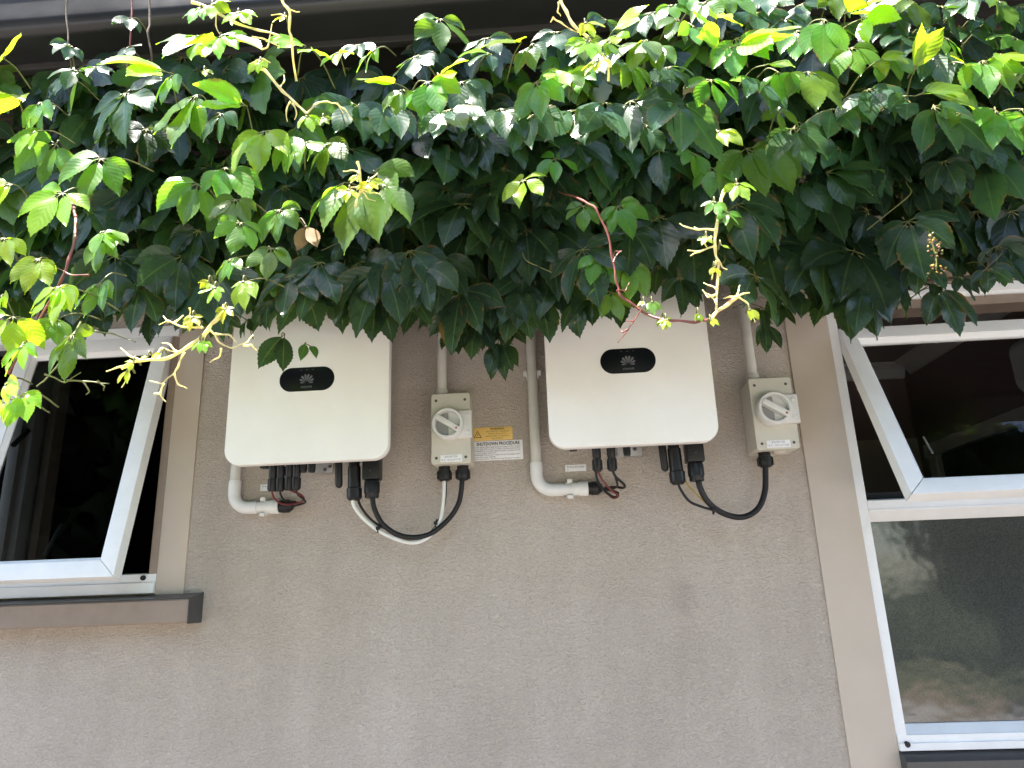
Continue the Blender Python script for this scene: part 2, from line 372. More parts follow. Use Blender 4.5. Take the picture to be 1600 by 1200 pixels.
def clump(mb, c, rx, ry, rz, n, sz):
    for _ in range(n):
        a, b, q = rh.uniform(0, 6.283), math.acos(rh.uniform(-1, 1)), rh.uniform(.55, 1) ** .5
        p = c + Vector((rx * math.sin(b) * math.cos(a), ry * math.sin(b) * math.sin(a), rz * math.cos(b))) * q
        u = Vector((rh.gauss(0, 1), rh.gauss(0, 1), rh.gauss(0, 1))).normalized(); v = u.orthogonal().normalized(); k = sz * rh.uniform(.6, 1.3)
        mb.add([p - u * k, p + v * k * .5, p + u * k, p - v * k * .5], [(0, 1, 2, 3)])
hd = thing('hedge', (4, -15.5, 0), 'long dark clipped hedge across the far end of the garden', 'hedge')
mb = MB()
for k in range(40): clump(mb, Vector((-20 + k * 1.15, -15.5 + rh.uniform(-.3, .3), rh.uniform(.4, .7))), 1.0, .8, .8, 130, .13)
build('foliage', mb, M_HEDGE, hd, smooth=0)
for k, (x, y, hgt, wd, lb) in enumerate(((-16, -16, 10.5, 3.4, 'broad garden tree at the far end of the lawn, first in the row'), (-10, -15, 11.5, 3.6, 'tall garden tree at the far end of the lawn, second in the row'), (-4.5, -19, 9, 2.8, 'slim garden tree at the far end of the lawn, third in the row'),
        (3.5, -20, 8, 2.6, 'low garden tree at the far end of the lawn, fourth in the row'), (9.5, -15, 12.5, 3.6, 'tallest garden tree at the far end of the lawn, fifth in the row'), (15.5, -16, 11.5, 3.6, 'rounded garden tree at the far end of the lawn, last in the row'), (8.2, -8.9, 15.0, 3.8, 'added unseen tree blocking sky on the far side of the path'), (-9.0, -9.4, 14.0, 3.6, 'second added unseen tree blocking sky, its crown over the path'))):  # last two are unseen, added to block sky in the sash panes
    tr_ = thing('garden_tree', (x, y, 0), lb, 'tree', 'trees at the end of the garden')
    build('trunk', MB().tube([(x, y, 0), (x + .1, y, 1.5), (x, y + .1, 3.2), (x + .2, y, hgt * .7)], [.24, .19, .14, .05], 8, 4), M_STEMB, tr_)
    mb = MB()
    for q in range(52 if y < -10 else 64): clump(mb, Vector((x + rh.uniform(-wd, wd), y + rh.uniform(-1.5, 1.5), rh.uniform(1.6 if y < -10 else 4.4, hgt))), 1.5, 1.3, 1.1, 150, .42)
    build('crown', mb, M_HEDGE, tr_, smooth=0)

# ------------------------------------------------------------------ house wall
LX0, LX1, LZ0, LZ1 = -1.95, -.952, up(.028), up(.70)           # left window opening
RX0, RX1, RZ0, RZ1 = .689, 1.7, up(-.345), up(.692)            # right window opening
ZT = 2.765
wall = thing('house_wall', (0, 0, 0), 'beige rendered house wall with rough grain between the two windows', 'wall')
mb = MB()
TH = .09
JZ = up(.688)                                                    # horizontal render joint
for x0, x1, z0, z1 in ((-3.2, LX0, 0, ZT), (LX0, LX1, 0, LZ0), (LX0, LX1, LZ1, ZT), (LX1, RX0, 0, JZ - .0012), (LX1, RX0, JZ + .0012, ZT),
                       (RX0, RX1, 0, RZ0), (RX0, RX1, RZ1, ZT), (RX1, 3.2, 0, ZT)):
    mb.box(x0, x1, 0, TH, z0, z1)
build('render_coat', mb, M_STUCCO, wall)
build('render_joint', MB().box(LX1, RX0, .003, TH - .003, JZ - .0012, JZ + .0012), M_STUCCO, wall)
tl = at(288, 926, 0).x
build('trim_band', MB().box(LX1, tl, -.006, .0, LZ0 - .004, up(.76), .002), M_TRIM, wall)
build('trim_band', MB().box(.586, RX0, -.006, .0, 0.06, up(.76), .002), M_TRIM, wall)
build('lintel_board', MB().box(.70, 3.1, -.012, .0, RZ1 + .003, up(.77), .002), M_TIMBER, wall)

# roof edge: quad gutter, fascia and soffit
gut = thing('roof_gutter', (0, -.5, 2.75), 'dark charcoal steel gutter along the eave above the creeper', 'gutter')
prof = [(-.56, 2.90), (-.556, 2.79)]
for k in range(9):
    a = R(180 + 90 * k / 8); prof.append((-.527 + .029 * math.cos(a), 2.780 + .029 * math.sin(a)))
prof += [(-.462, 2.749), (-.462, 2.757), (-.52, 2.760), (-.548, 2.79), (-.552, 2.90)]
mb = MB().prism(prof, lambda a, b: Vector((-4, a, b)), lambda a, b: Vector((4, a, b)))
build('channel', mb, M_GUTTER, gut)
build('front_bead', MB().tube([(-4, -.562, 2.90), (4, -.562, 2.90)], .009, 10, raw=True), M_GUTTER, gut)
eave = thing('eave', (0, -.3, 2.75), 'dark painted eave lining and fascia behind the gutter', 'eave')
build('fascia_board', MB().box(-4, 4, -.460, -.440, 2.735, 2.93, .002), M_SOFFIT, eave)
build('soffit_lining', MB().box(-4, 4, -.4395, .06, 2.770, 2.79), M_SOFFIT, eave)
mb = MB(); mb.add([(-4, -.50, 2.935), (4, -.50, 2.935), (4, 4.5, 4.6), (-4, 4.5, 4.6), (-4, -.50, 2.915), (4, -.50, 2.915), (4, 4.5, 4.58), (-4, 4.5, 4.58)],
                  [(0, 1, 2, 3), (7, 6, 5, 4), (0, 4, 5, 1), (1, 5, 6, 2), (2, 6, 7, 3), (3, 7, 4, 0)])
build('roof_sheet', mb, M_GUTTER, eave)

# ------------------------------------------------------------------ rooms behind the windows
corner = at(1413, 590, 2.1)
RW = corner.x; CEIL = corner.z + .07
def at_x(px, py, x):
    d = FWD + RGT * ((px - 800) / FPX) + UPV * ((600 - py) / FPX)
    return CAM + d * (x / d.x)
TILEZ = at(1350, 688, 2.1).z
tag(build('room_wall', MB().box(.40, .48, .10, 2.1, .3, CEIL), M_ROOM), kind='structure')
tag(build('room_wall', MB().box(.48, RW, 2.1, 2.2, TILEZ, CEIL), M_ROOM), kind='structure')
tag(build('room_wall', MB().box(RW, RW + .08, .10, 2.1, .3, CEIL), M_ROOM), kind='structure')
tag(build('room_tiled_wall', MB().box(.48, RW, 2.09, 2.2, .3, TILEZ - .002), M_ROOML), kind='structure')
tag(build('room_ceiling', MB().box(.40, RW + .08, .10, 2.2, CEIL + .002, CEIL + .05), M_CEIL), kind='structure')
tag(build('room_floor', MB().box(.40, RW + .08, .10, 2.2, .25, .298), M_ROOML), kind='structure')
co = thing('room_cornice', (RW, 2.0, CEIL), 'pale ceiling cornice in the room behind the open sash', 'cornice')
pf = [(0, 0), (.075, 0), (.07, -.012), (.03, -.03), (.012, -.07), (0, -.075)]
build('back_run', MB().prism(pf, lambda a, b: Vector((.481, 2.099 - a, CEIL + b)), lambda a, b: Vector((RW - .002, 2.099 - a, CEIL + b))), M_CORN, co)
build('side_run', MB().prism(pf, lambda a, b: Vector((RW - .001 - a, .11, CEIL + b)), lambda a, b: Vector((RW - .001 - a, 2.02, CEIL + b))), M_CORN, co)
A = at_x(1440, 690, RW - .03); B = at_x(1600, 650, RW - .03)
dr = thing('room_doorway', (RW, 1.0, .3), 'pale door frame round a dark opening, seen through the sash glass', 'doorway')
dy0, dy1 = .25, A.y; dz = (A.z + B.z) / 2
build('door_head', MB().box(RW - .03, RW - .001, dy0, dy1, dz - .055, dz + .01, .003), M_CORN, dr)
build('door_jamb', MB().box(RW - .03, RW - .001, dy1 - .11, dy1 - .03, .3, dz - .056, .003), M_CORN, dr)
build('dark_opening', MB().box(RW - .006, RW - .001, dy0, dy1 - .111, .3, dz - .057), M_DARKROOM, dr)  # dark plate stands in for the unlit space beyond the door frame
ax = at(1576, 550, .95); az0 = at(1590, 590, .7).z; az1 = at(1590, 500, .7).z
ac = thing('wall_appliance', (ax.x + .2, .75, az0), 'white rounded appliance high in the room behind the glass', 'appliance')
build('casing', slab(rrect(ax.x, ax.x + .42, az0, az1, .05), .7, .95, .02, 3), M_ACW, ac)
build('outlet', slab(rrect(ax.x + .05, ax.x + .37, az0 + .012, az0 + .045, .012), .697, .70, .0), M_DARKROOM, ac)
for k in range(6):
    for q in range(4):
        c = (ax.x + .05 + .014 * k, az1 - .05 - .012 * q)
        build('vent_hole', MB().turned((c[0], .697, c[1]), (c[0], .7, c[1]), [(0, .004), (1, .004)], 8), M_DARKROOM, ac)
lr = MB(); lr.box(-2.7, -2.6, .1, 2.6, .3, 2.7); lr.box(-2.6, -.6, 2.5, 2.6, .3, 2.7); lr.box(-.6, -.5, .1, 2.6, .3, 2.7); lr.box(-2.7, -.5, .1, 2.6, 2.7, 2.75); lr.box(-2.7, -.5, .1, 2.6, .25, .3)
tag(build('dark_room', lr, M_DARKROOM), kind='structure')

# ------------------------------------------------------------------ windows
def bar_x(x0, x1, prof, bev=.0):
    """extrusion along x; prof in (y, z)"""
    return MB().prism(prof, lambda a, b: Vector((x0, a, b)), lambda a, b: Vector((x1, a, b)))
def bar_z(z0, z1, prof):
    """extrusion along z; prof in (x, y)"""
    return MB().prism(prof, lambda a, b: Vector((a, b, z0)), lambda a, b: Vector((a, b, z1)))
def sash(win, x0, x1, yh, zh, Ln, th, wd, thick, gm, bead=.009):
    c, s_ = math.cos(th), math.sin(th)
    def P(u, v, n): return Vector((u, yh - v * s_ - n * c, zh - v * c + n * s_))      # n: outwards from the sash face
    W = x1 - x0; g_ = .0006
    sa = build('sash', MB().box(x0 + .004, x1 - .004, -.001, .001, -.001, .001), M_ALU, win)   # replaced below by the weather strip
    win_sash = sa
    quads = {'top_rail': [(x0 + g_, 0), (x1 - g_, 0), (x1 - wd - g_, wd), (x0 + wd + g_, wd)],
             'bottom_rail': [(x0 + g_, Ln), (x0 + wd + g_, Ln - wd), (x1 - wd - g_, Ln - wd), (x1 - g_, Ln)],
             'stile': [(x0, g_), (x0 + wd, wd + g_), (x0 + wd, Ln - wd - g_), (x0, Ln - g_)],
             'stile ': [(x1, g_), (x1, Ln - g_), (x1 - wd, Ln - wd - g_), (x1 - wd, wd + g_)]}
    me = win_sash.data; me.clear_geometry()
    strip = MB()
    for (a, b, cc, d) in ((x0 + .006, x1 - .006, .004, .012), (x0 + .006, x1 - .006, Ln - .012, Ln - .004)):
        strip.prism([(a, cc), (b, cc), (b, d), (a, d)], lambda u, v: P(u, v, -thick - .003), lambda u, v: P(u, v, -thick + .004))
    for (a, b) in ((x0 + .004, x0 + .012), (x1 - .012, x1 - .004)):
        strip.prism([(a, .012), (b, .012), (b, Ln - .012), (a, Ln - .012)], lambda u, v: P(u, v, -thick - .003), lambda u, v: P(u, v, -thick + .004))
    org = ORG[win.name]
    me.from_pydata([tuple(q - org) for q in strip.v], [], strip.f); me.materials.clear(); me.materials.append(M_BLACK)
    for nm, q in quads.items():
        build(nm.strip(), MB().prism(q, lambda u, v: P(u, v, 0), lambda u, v: P(u, v, -thick), .0022, 2), M_ALU, win_sash)
    # sloped glazing beads towards the pane
    i0, i1, j0, j1 = x0 + wd, x1 - wd, wd, Ln - wd
    for q in ([(i0, j0), (i1, j0), (i1 - bead, j0 + bead), (i0 + bead, j0 + bead)], [(i0, j1), (i0 + bead, j1 - bead), (i1 - bead, j1 - bead), (i1, j1)],
              [(i0, j0), (i0 + bead, j0 + bead), (i0 + bead, j1 - bead), (i0, j1)], [(i1, j0), (i1, j1), (i1 - bead, j1 - bead), (i1 - bead, j0 + bead)]):
        f0 = lambda u, v: P(u, v, -.004 if (abs(u - i0) < 1e-6 or abs(u - i1) < 1e-6 or abs(v - j0) < 1e-6 or abs(v - j1) < 1e-6) else -.013)
        build('glazing_bead', MB().prism(q, f0, lambda u, v: P(u, v, -.020)), M_ALU, win_sash)
    q = [(i0 + .002, j0 + .002), (i1 - .002, j0 + .002), (i1 - .002, j1 - .002), (i0 + .002, j1 - .002)]
    mb = MB(); mb.add([P(u, v, -.0165) for u, v in q], [(0, 1, 2, 3)])
    build('pane', mb, gm, win_sash, smooth=0)
    return P

# right window
wr = thing('awning_window', (.69, 0, RZ0), 'white framed window with upper sash open and a dark lower pane', 'window')
zt0, zt1 = up(.128), up(.178)
jp = [(RX0, -.004), (RX0 + .016, -.010), (RX0 + .019, -.010), (RX0 + .019, .012), (RX0 + .034, .026), (RX0 + .034, .07), (RX0, .07)]
build('jamb', bar_z(RZ0 + .03, RZ1 - .03, jp), M_ALU, wr)
build('head_frame', bar_x(RX0, RX1, [(-.012, RZ1), (-.012, RZ1 - .020), (-.004, RZ1 - .022), (-.004, RZ1 - .0295), (.012, RZ1 - .0295), (.07, RZ1 - .03), (.07, RZ1)]), M_ALU, wr)
build('head_drip', bar_x(RX0 + .02, RX1, [(.002, RZ1 - .030), (.002, RZ1 - .052), (.02, RZ1 - .052), (.07, RZ1 - .052), (.07, RZ1 - .0302)]), M_SILL, wr)
build('transom', bar_x(RX0 + .0195, RX1, [(.004, zt1), (-.010, zt1 - .004), (-.010, zt1 - .023), (-.012, zt1 - .024), (-.012, zt1 - .028), (.014, zt0), (.07, zt0), (.07, zt1)]), M_ALU, wr)
bz = up(-.297)
build('bottom_frame', bar_x(RX0 + .0005, RX1, [(.014, bz), (-.004, bz - .018), (-.008, bz - .018), (-.008, bz - .033), (-.013, bz - .033), (-.013, RZ0 + .001), (.07, RZ0 + .001), (.07, bz)]), M_ALU, wr)
q = at(1417, 1163, -.009)
build('drain_plug', MB().turned((q.x, -.006, q.z), (q.x, -.016, q.z), [(0, .006), (.7, .006), (1, .004)], 16), M_BLACK, wr)
mb = MB(); mb.add([(RX0 + .03, .02, bz - .002), (RX1, .02, bz - .002), (RX1, .02, zt0 + .004), (RX0 + .03, .02, zt0 + .004)], [(0, 1, 2, 3)])
lp = build('lower_pane', mb, M_GLASSF, wr, smooth=0)
q = at(1422, 1117, .0194)
build('pane_mark', text('------ Plus', .0065, q.x, .0194, q.z, bold=.0001), M_INKG, lp)
build('window_sill', bar_x(RX0 - .0, RX1, [(-.03, RZ0 - .012), (-.034, RZ0 - .016), (-.034, RZ0 - .055), (0, RZ0 - .055), (0, RZ0 - .0005), (-.006, RZ0 - .0005)]), M_SILLTOP, wr)
PR = sash(wr, .709, 1.66, -.012, up(.592), .478, R(26), .036, .03, M_GLASS)
build('stay_arm', MB().tube([(.735, -.006, up(.44)), PR(.735, .30, -.028)], .005, 6, raw=True), M_GREYALU, wr)
sp = MB(); sp.tube([at(1443, 683, .03), at(1457, 708, .0)], .0025, 6, raw=True)
build('winder_chain', sp, M_ZINC, wr)
build('sash_stop', bar_x(RX0 + .034, RX1, [(.045, zt1 + .0005), (.045, zt1 + .02), (.06, zt1 + .02), (.06, zt1 + .0005)]), M_BLACK, wr)

# left window
wl = thing('awning_window', (-1.2, 0, LZ0), 'white framed window with dark glass, sash open, beside the bronze sill', 'window')
jp = [(LX1, -.004), (LX1 - .012, -.008), (LX1 - .018, -.008), (LX1 - .018, .07), (LX1, .07)]
build('jamb', bar_z(LZ0 + .045, LZ1 - .03, jp), M_SILL, wl)
build('head_frame', bar_x(LX0, LX1 - .0005, [(-.012, LZ1 - .001), (-.012, LZ1 - .0295), (.07, LZ1 - .0295), (.07, LZ1 - .001)]), M_ALU, wl)
build('bottom_frame', bar_x(LX0, LX1 - .0005, [(.01, up(.076)), (-.006, up(.073)), (-.006, up(.054)), (-.014, up(.053)), (-.014, LZ0 + .001), (.07, LZ0 + .001), (.07, up(.076))]), M_ALU, wl)
q = at(224, 903, -.007)
build('drain_plug', MB().turned((q.x, -.004, q.z), (q.x, -.014, q.z), [(0, .006), (.7, .006), (1, .004)], 16), M_BLACK, wl)
mx0 = at(-14, 870, .0).x; mx1 = at(22, 870, 0).x
build('mullion', bar_z(up(.0765), LZ1 - .03, [(mx0, .0), (mx0 + .012, -.004), (mx0 + .03, -.004), (mx0 + .032, .004), (mx1 - .004, .004), (mx1, .012), (mx1, .07), (mx0, .07)]), M_GREYALU, wl)
build('mullion', bar_z(up(.0765), LZ1 - .03, [(mx1 + .012, .03), (mx1 + .026, .026), (mx1 + .032, .03), (mx1 + .032, .07), (mx1 + .012, .07)]), M_SILL, wl)
mb = MB(); mb.add([(LX0, .03, up(.07)), (mx0 + .002, .03, up(.07)), (mx0 + .002, .03, LZ1), (LX0, .03, LZ1)], [(0, 1, 2, 3)])
build('fixed_pane', mb, M_GLASSD, wl, smooth=0)
PL = sash(wl, -1.375, -.9715, -.012, up(.672), .622, R(12.5), .038, .03, M_GLASSD)
build('stay_arm', MB().tube([(-1.33, .0, up(.44)), PL(-1.33, .28, -.03)], .006, 6, raw=True), M_BLACK, wl)
build('winder_arm', MB().box(-.006, .006, -.004, .004, 0, .085, .002, mtx=Matrix.Translation(at(70, 870, .02)) @ Matrix.Rotation(R(24), 4, 'Y')), M_BLACK, wl)
slx = at(315, 945, 0).x
sill = thing('window_sill', (-1.2, -.03, up(0)), 'projecting bronze metal sill under the dark window', 'sill')
z_a, z_b = up(.026), up(-.040)
build('sill_nose', MB().prism([(-.058, z_b), (-.062, z_b + .004), (-.062, z_a - .016), (-.058, z_a - .013), (0, z_b + .002 + .03), (0, z_b)], lambda a, b: Vector((-2.4, a, b)), lambda a, b: Vector((slx, a, b))), M_SILL, sill)
build('sill_flashing', MB().prism([(-.0575, z_a - .0125), (-.0575, z_a - .0105), (-.003, z_a), (0, z_a), (0, z_b + .034)], lambda a, b: Vector((-2.4, a, b)), lambda a, b: Vector((slx, a, b))), M_SILLTOP, sill)
build('end_cap', MB().prism([(-.064, z_b - .001), (-.064, z_a - .010), (0, z_a + .002), (0, z_b - .001)], lambda a, b: Vector((slx + .0003, a, b)), lambda a, b: Vector((slx + .0033, a, b))), M_SILLTOP, sill)

# ------------------------------------------------------------------ inverters
def inverter(x0, yf, zb, label, disp, plugs, strip, ant, comm, acp, brk, extra):
    """365 mm square unit; yf: front face, zb: bottom edge of the cover"""
    S = .365; x1 = x0 + S; zt = zb + S
    t = thing('inverter', (x0 + S / 2, 0, zb), label, 'inverter', 'wall mounted inverters')
    build('front_cover', slab(rrect(x0, x1, zb, zt, .036, 14), yf, yf + .022, .0035, 3), M_INV, t)
    build('cover_edge', slab(rrect(x0 + .003, x1 - .003, zb + .003, zt - .003, .034, 14), yf + .0225, yf + .030), M_INVB, t)
    build('body', slab(rrect(x0 + .036, x1 - .036, zb + .034, zt - .03, .02, 6), yf + .0305, -.022, .003), M_INVB, t)
    for k in range(14):
        xx = x0 + .045 + k * .0208
        build('heat_fin', MB().box(xx, xx + .003, -.0215, -.012, zb + .07, zt - .05), M_INVB, t)
    bx0, bx1, bz0 = at(brk[0], brk[2], -.008).x, at(brk[1], brk[2], -.008).x, at(brk[0], brk[2], -.008).z
    br = build('mounting_bracket', MB().box(bx0, bx1, -.011, -.002, bz0, zt - .08, .001), M_ZINC, t)
    for px, py in brk[3]:
        q = at(px, py, -.011)
        build('bracket_screw', MB().turned((q.x, -.0112, q.z), (q.x, -.015, q.z), [(0, .0042), (.6, .0042), (1, .002)], 12), M_SCREW, br)
    # display window with emblem
    a, b, tp, bt = disp
    dx0, dx1 = at(a[0], a[1], yf).x, at(b[0], b[1], yf).x
    dz1, dz0 = at(tp[0], tp[1], yf).z, at(bt[0], bt[1], yf).z
    h = dz1 - dz0; cx = (dx0 + dx1) / 2; cz = (dz0 + dz1) / 2
    dp = build('display', slab(rrect(dx0, dx1, dz0, dz1, h / 2 - .0005, 14), yf - .0012, yf + .002, .0005), M_BLACKGLOSS, t)
    em = MB(); ez = cz - h * .17; ye = yf - .0016
    for k, (ang, ln, wd, off) in enumerate([(s * q, l, w_, o) for q, l, w_, o in ((11, .0185, .0052, .003), (35, .0175, .0052, .0035), (60, .0145, .0046, .0038), (84, .0105, .0034, .004)) for s in (-1, 1)]):
        a_ = R(ang); dv = Vector((math.sin(a_), 0, math.cos(a_))); sv = Vector((math.cos(a_), 0, -math.sin(a_)))
        base = Vector((cx, ye, ez)) + dv * off
        em.add([base, base + dv * ln * .45 + sv * wd * .33, base + dv * ln * .8 + sv * wd * .5, base + dv * ln * .97 + sv * wd * .28, base + dv * ln, base + dv * ln * .97 - sv * wd * .28, base + dv * ln * .8 - sv * wd * .5, base + dv * ln * .45 - sv * wd * .33], [tuple(range(8))])
    build('emblem', em, M_EMBLEM, dp, smooth=0)
    build('lettering', text('HUAWEI', .0062, cx, ye, cz - h * .335, width=.0245, bold=.00012), M_EMBLEM, dp, smooth=0)
    for k in (-1, 0, 1):
        build('indicator', MB().box(cx + k * .0135 - .0018, cx + k * .0135 + .0018, ye, ye + .0004, cz + h * .37, cz + h * .40), M_LED, dp)
    # plugs under the body
    zb2 = zb + .035
    for px, pb in plugs:
        q = at(px, pb, -.10)
        L_ = zb2 - q.z
        pl = build('solar_plug', MB().turned((q.x, -.10, zb2), (q.x, -.10, q.z), [(0, .0085), (.3, .0085), (.31, .0100), (.58, .0096), (.60, .0088), (.64, .0088), (.65, .0108), (.94, .0104), (1, .0078)], 16), M_BLACK, t)
        for k in range(8):
            a_ = 2 * math.pi * k / 8
            rib = MB().box(-.0009, .0009, -.0113, -.0098, q.z + L_ * .05, q.z + L_ * .33)
            rib.v = [Matrix.Rotation(a_, 3, 'Z') @ v + Vector((q.x, -.10, 0)) for v in rib.v]
            build('grip_rib', rib, M_BLACK, pl)
        build('lock_tab', MB().box(q.x - .004, q.x - .002, -.1115, -.1095, q.z + L_ * .66, zb2 - .004), M_SCREW, pl)
        build('lock_tab', MB().box(q.x + .002, q.x + .004, -.1115, -.1095, q.z + L_ * .66, zb2 - .004), M_SCREW, pl)
    for px, pb in extra:
        q = at(px, pb, -.10)
        build('dust_cap', MB().turned((q.x, -.10, zb2), (q.x, -.10, q.z), [(0, .0082), (.8, .0086), (1, .0075)], 14), M_BLACK, t)
    q = at(*ant, -.10)
    build('antenna', MB().turned((q.x, -.10, zb2), (q.x + .004, -.10, q.z), [(0, .0078), (.05, .0088), (.9, .0084), (.96, .0066), (1, .002)], 18), M_BLACK, t)
    q = at(*comm, -.10)
    build('communication_plug', MB().turned((q.x - .002, -.10, zb2), (q.x + .001, -.10, q.z), [(0, .0125), (.28, .0125), (.30, .0145), (.74, .0150), (.76, .0175), (.95, .0172), (1, .012)], 20), M_BLACK, t)
    q = at(*acp, -.10); L_ = zb2 - q.z
    ap = build('power_plug', MB().box(q.x - .0195, q.x + .0195, -.120, -.080, q.z + L_ * .38, zb2, .004), M_BLACK, t)
    build('plug_collar', MB().turned((q.x, -.10, q.z + L_ * .375), (q.x, -.10, q.z), [(0, .0150), (.1, .0178), (.7, .0178), (.75, .0162), (1, .0155)], 20), M_BLACK, ap)
    build('arrow_mark', text('<', .012, q.x, -.1204, q.z + L_ * .55), M_SCREW, ap)
    build('serial_tag', MB().box(x0 + .045, x0 + .062, -.105, -.085, zb + .008, zb2 - .001, .001), M_BLACK, t)
    return t

i1x = at(350, 699, -.19).x + .003; I1Z = up(.293)
inverter(i1x, -.195, at(480, 722, -.195).z, 'cream square inverter hanging beside the dark open window', ((437, 594), (522.5, 590), (480, 574), (480, 611)),
         [(425, 768), (437, 768), (451, 766), (462, 766)], None, (527, 763), (553, 782), (581, 778), (489, 520, 740, [(508, 734), (516, 729)]), [(474, 738), (487, 738)])
i2x = at(857.3, 671, -.175).x
inverter(i2x, -.175, at(990, 695, -.175).z, 'cream square inverter hanging beside the right switch box', ((938, 566), (1024.5, 562), (980, 544.5), (982, 583)),
         [(934, 737), (957, 736)], None, (1037, 737), (1059, 757), (1089, 752), (965, 1004, 714, [(992, 702)]), [(980, 712)])

# ------------------------------------------------------------------ isolator switches
def isolator(tl_, tr_, bl_, br_, yf, label, glands, plug=None):
    P = [at(*q, yf) for q in (tl_, tr_, bl_, br_)]
    x0 = (P[0].x + P[2].x) / 2; x1 = (P[1].x + P[3].x) / 2; z1 = (P[0].z + P[1].z) / 2; z0 = (P[2].z + P[3].z) / 2
    W, H = x1 - x0, z1 - z0; cx = (x0 + x1) / 2
    t = thing('isolator_switch', (cx, 0, z0), label, 'switch', 'rotary isolator switches on the wall')
    build('enclosure', slab(rrect(x0 + .001, x1 - .001, z0 + .001, z1 - .001, .006, 5), yf + .0285, -.0005, .001), M_ISO, t)
    build('lid', slab(rrect(x0, x1, z0, z1, .006, 5), yf, yf + .028, .0025, 3), M_ISO, t)
    for sx in (.13, .87):
        for sz in (.085, .90):
            c = (x0 + W * sx, z0 + H * sz)
            build('screw', MB().turned((c[0], yf + .002, c[1]), (c[0], yf - .0006, c[1]), [(0, .0036), (.7, .0036), (1, .003)], 12), M_SCREW, t)
    dc = Vector((x0 + W * .46, 0, z0 + H * .535)); r = W * .405
    base = slab([(dc.x, dc.z - r * .86), (x1 + W * .05, dc.z - r * .86), (x1 + W * .05, dc.z + r * .86), (dc.x, dc.z + r * .86)], yf - .014, yf - .0005, .003, 3)
    build('lock_plate', base, M_DIAL, t)
    for dzz in (-.5, .55):
        build('plate_boss', MB().turned((x1 - W * .06, yf - .0142, dc.z + r * dzz), (x1 - W * .06, yf - .0155, dc.z + r * dzz), [(0, .005), (.5, .0048), (1, .0035)], 14), M_DIAL, t)
    # ring with recess
    prof = [(0, r * 1.0), (.75, r * 1.0), (.92, r * .97), (1, r * .92), (1, r * .80), (.9, r * .765), (.35, r * .75)]
    y0_, y1_ = yf - .0006, yf - .030
    dl = build('dial', MB().turned((dc.x, y0_, dc.z), (dc.x, y1_, dc.z), prof, 40), M_DIAL, t)
    build('dial_recess', MB().turned((dc.x, yf - .0115, dc.z), (dc.x, yf - .0128, dc.z), [(0, r * .745), (1, r * .745)], 40), M_DIALIN, dl)
    rot = Matrix.Translation((dc.x, 0, dc.z)) @ Matrix.Rotation(R(33), 4, 'Y')
    build('pointer', MB().box(-r * .80, r * .80, yf - .034, yf - .0130, -r * .17, r * .17, .002, mtx=rot), M_DIAL, dl)
    build('pointer_mark', MB().prism([(r * .62, -r * .09), (r * .62, r * .09), (r * .78, 0)], lambda a, b: rot @ Vector((a, yf - .0344, b)), lambda a, b: rot @ Vector((a, yf - .0338, b))), M_RED, dl)
    lx0, lx1, lz0, lz1 = x0 + W * .235, x0 + W * .78, z0 + H * .025, z0 + H * .125
    lb = build('label_plate', slab([(lx0, lz0), (lx1, lz0), (lx1, lz1), (lx0, lz1)], yf - .0014, yf - .0002, .0003), M_SIGNW, t)
    lh = lz1 - lz0
    build('lettering', text('INVERTER', lh * .40, (lx0 + lx1) / 2, yf - .0017, lz0 + lh * .70), M_INKG, lb, smooth=0)
    build('lettering', text('A.C. ISOLATOR', lh * .40, (lx0 + lx1) / 2, yf - .0017, lz0 + lh * .27), M_INKG, lb, smooth=0)
    for gx in glands:
        c = Vector((x0 + W * gx, -.048, 0))
        gl = build('cable_gland', MB().turned((c.x, c.y, z0 + .001), (c.x, c.y, z0 - .034), [(0, .0135), (.28, .0135), (.30, .0160), (.62, .0160), (.64, .0165), (.9, .0150), (1, .0100)], 6 * 3), M_BLACK, t)
        for k in range(6):
            a_ = 2 * math.pi * k / 6
            rb = MB().box(-.002, .002, -.0182, -.015, z0 - .030, z0 - .012, .0005)
            rb.v = [Matrix.Rotation(a_, 3, 'Z') @ v + c for v in rb.v]
            build('gland_rib', rb, M_BLACK, gl)
    if plug:
        build('blanking_plug', MB().turned((x0 + W * plug, -.05, z0 + .001), (x0 + W * plug, -.05, z0 - .005), [(0, .015), (.7, .015), (1, .012)], 20), M_ISO, t)
    return x0, x1, z0, z1
ISO1 = isolator((671, 616), (733, 613), (676, 726), (737, 723), -.085, 'beige rotary isolator switch beside the yellow warning sign', (.27, .74))
ISO2 = isolator((1168, 592), (1236, 588), (1184, 704), (1249, 700), -.085, 'beige rotary isolator switch mounted against the right trim band', (.26,), .62)

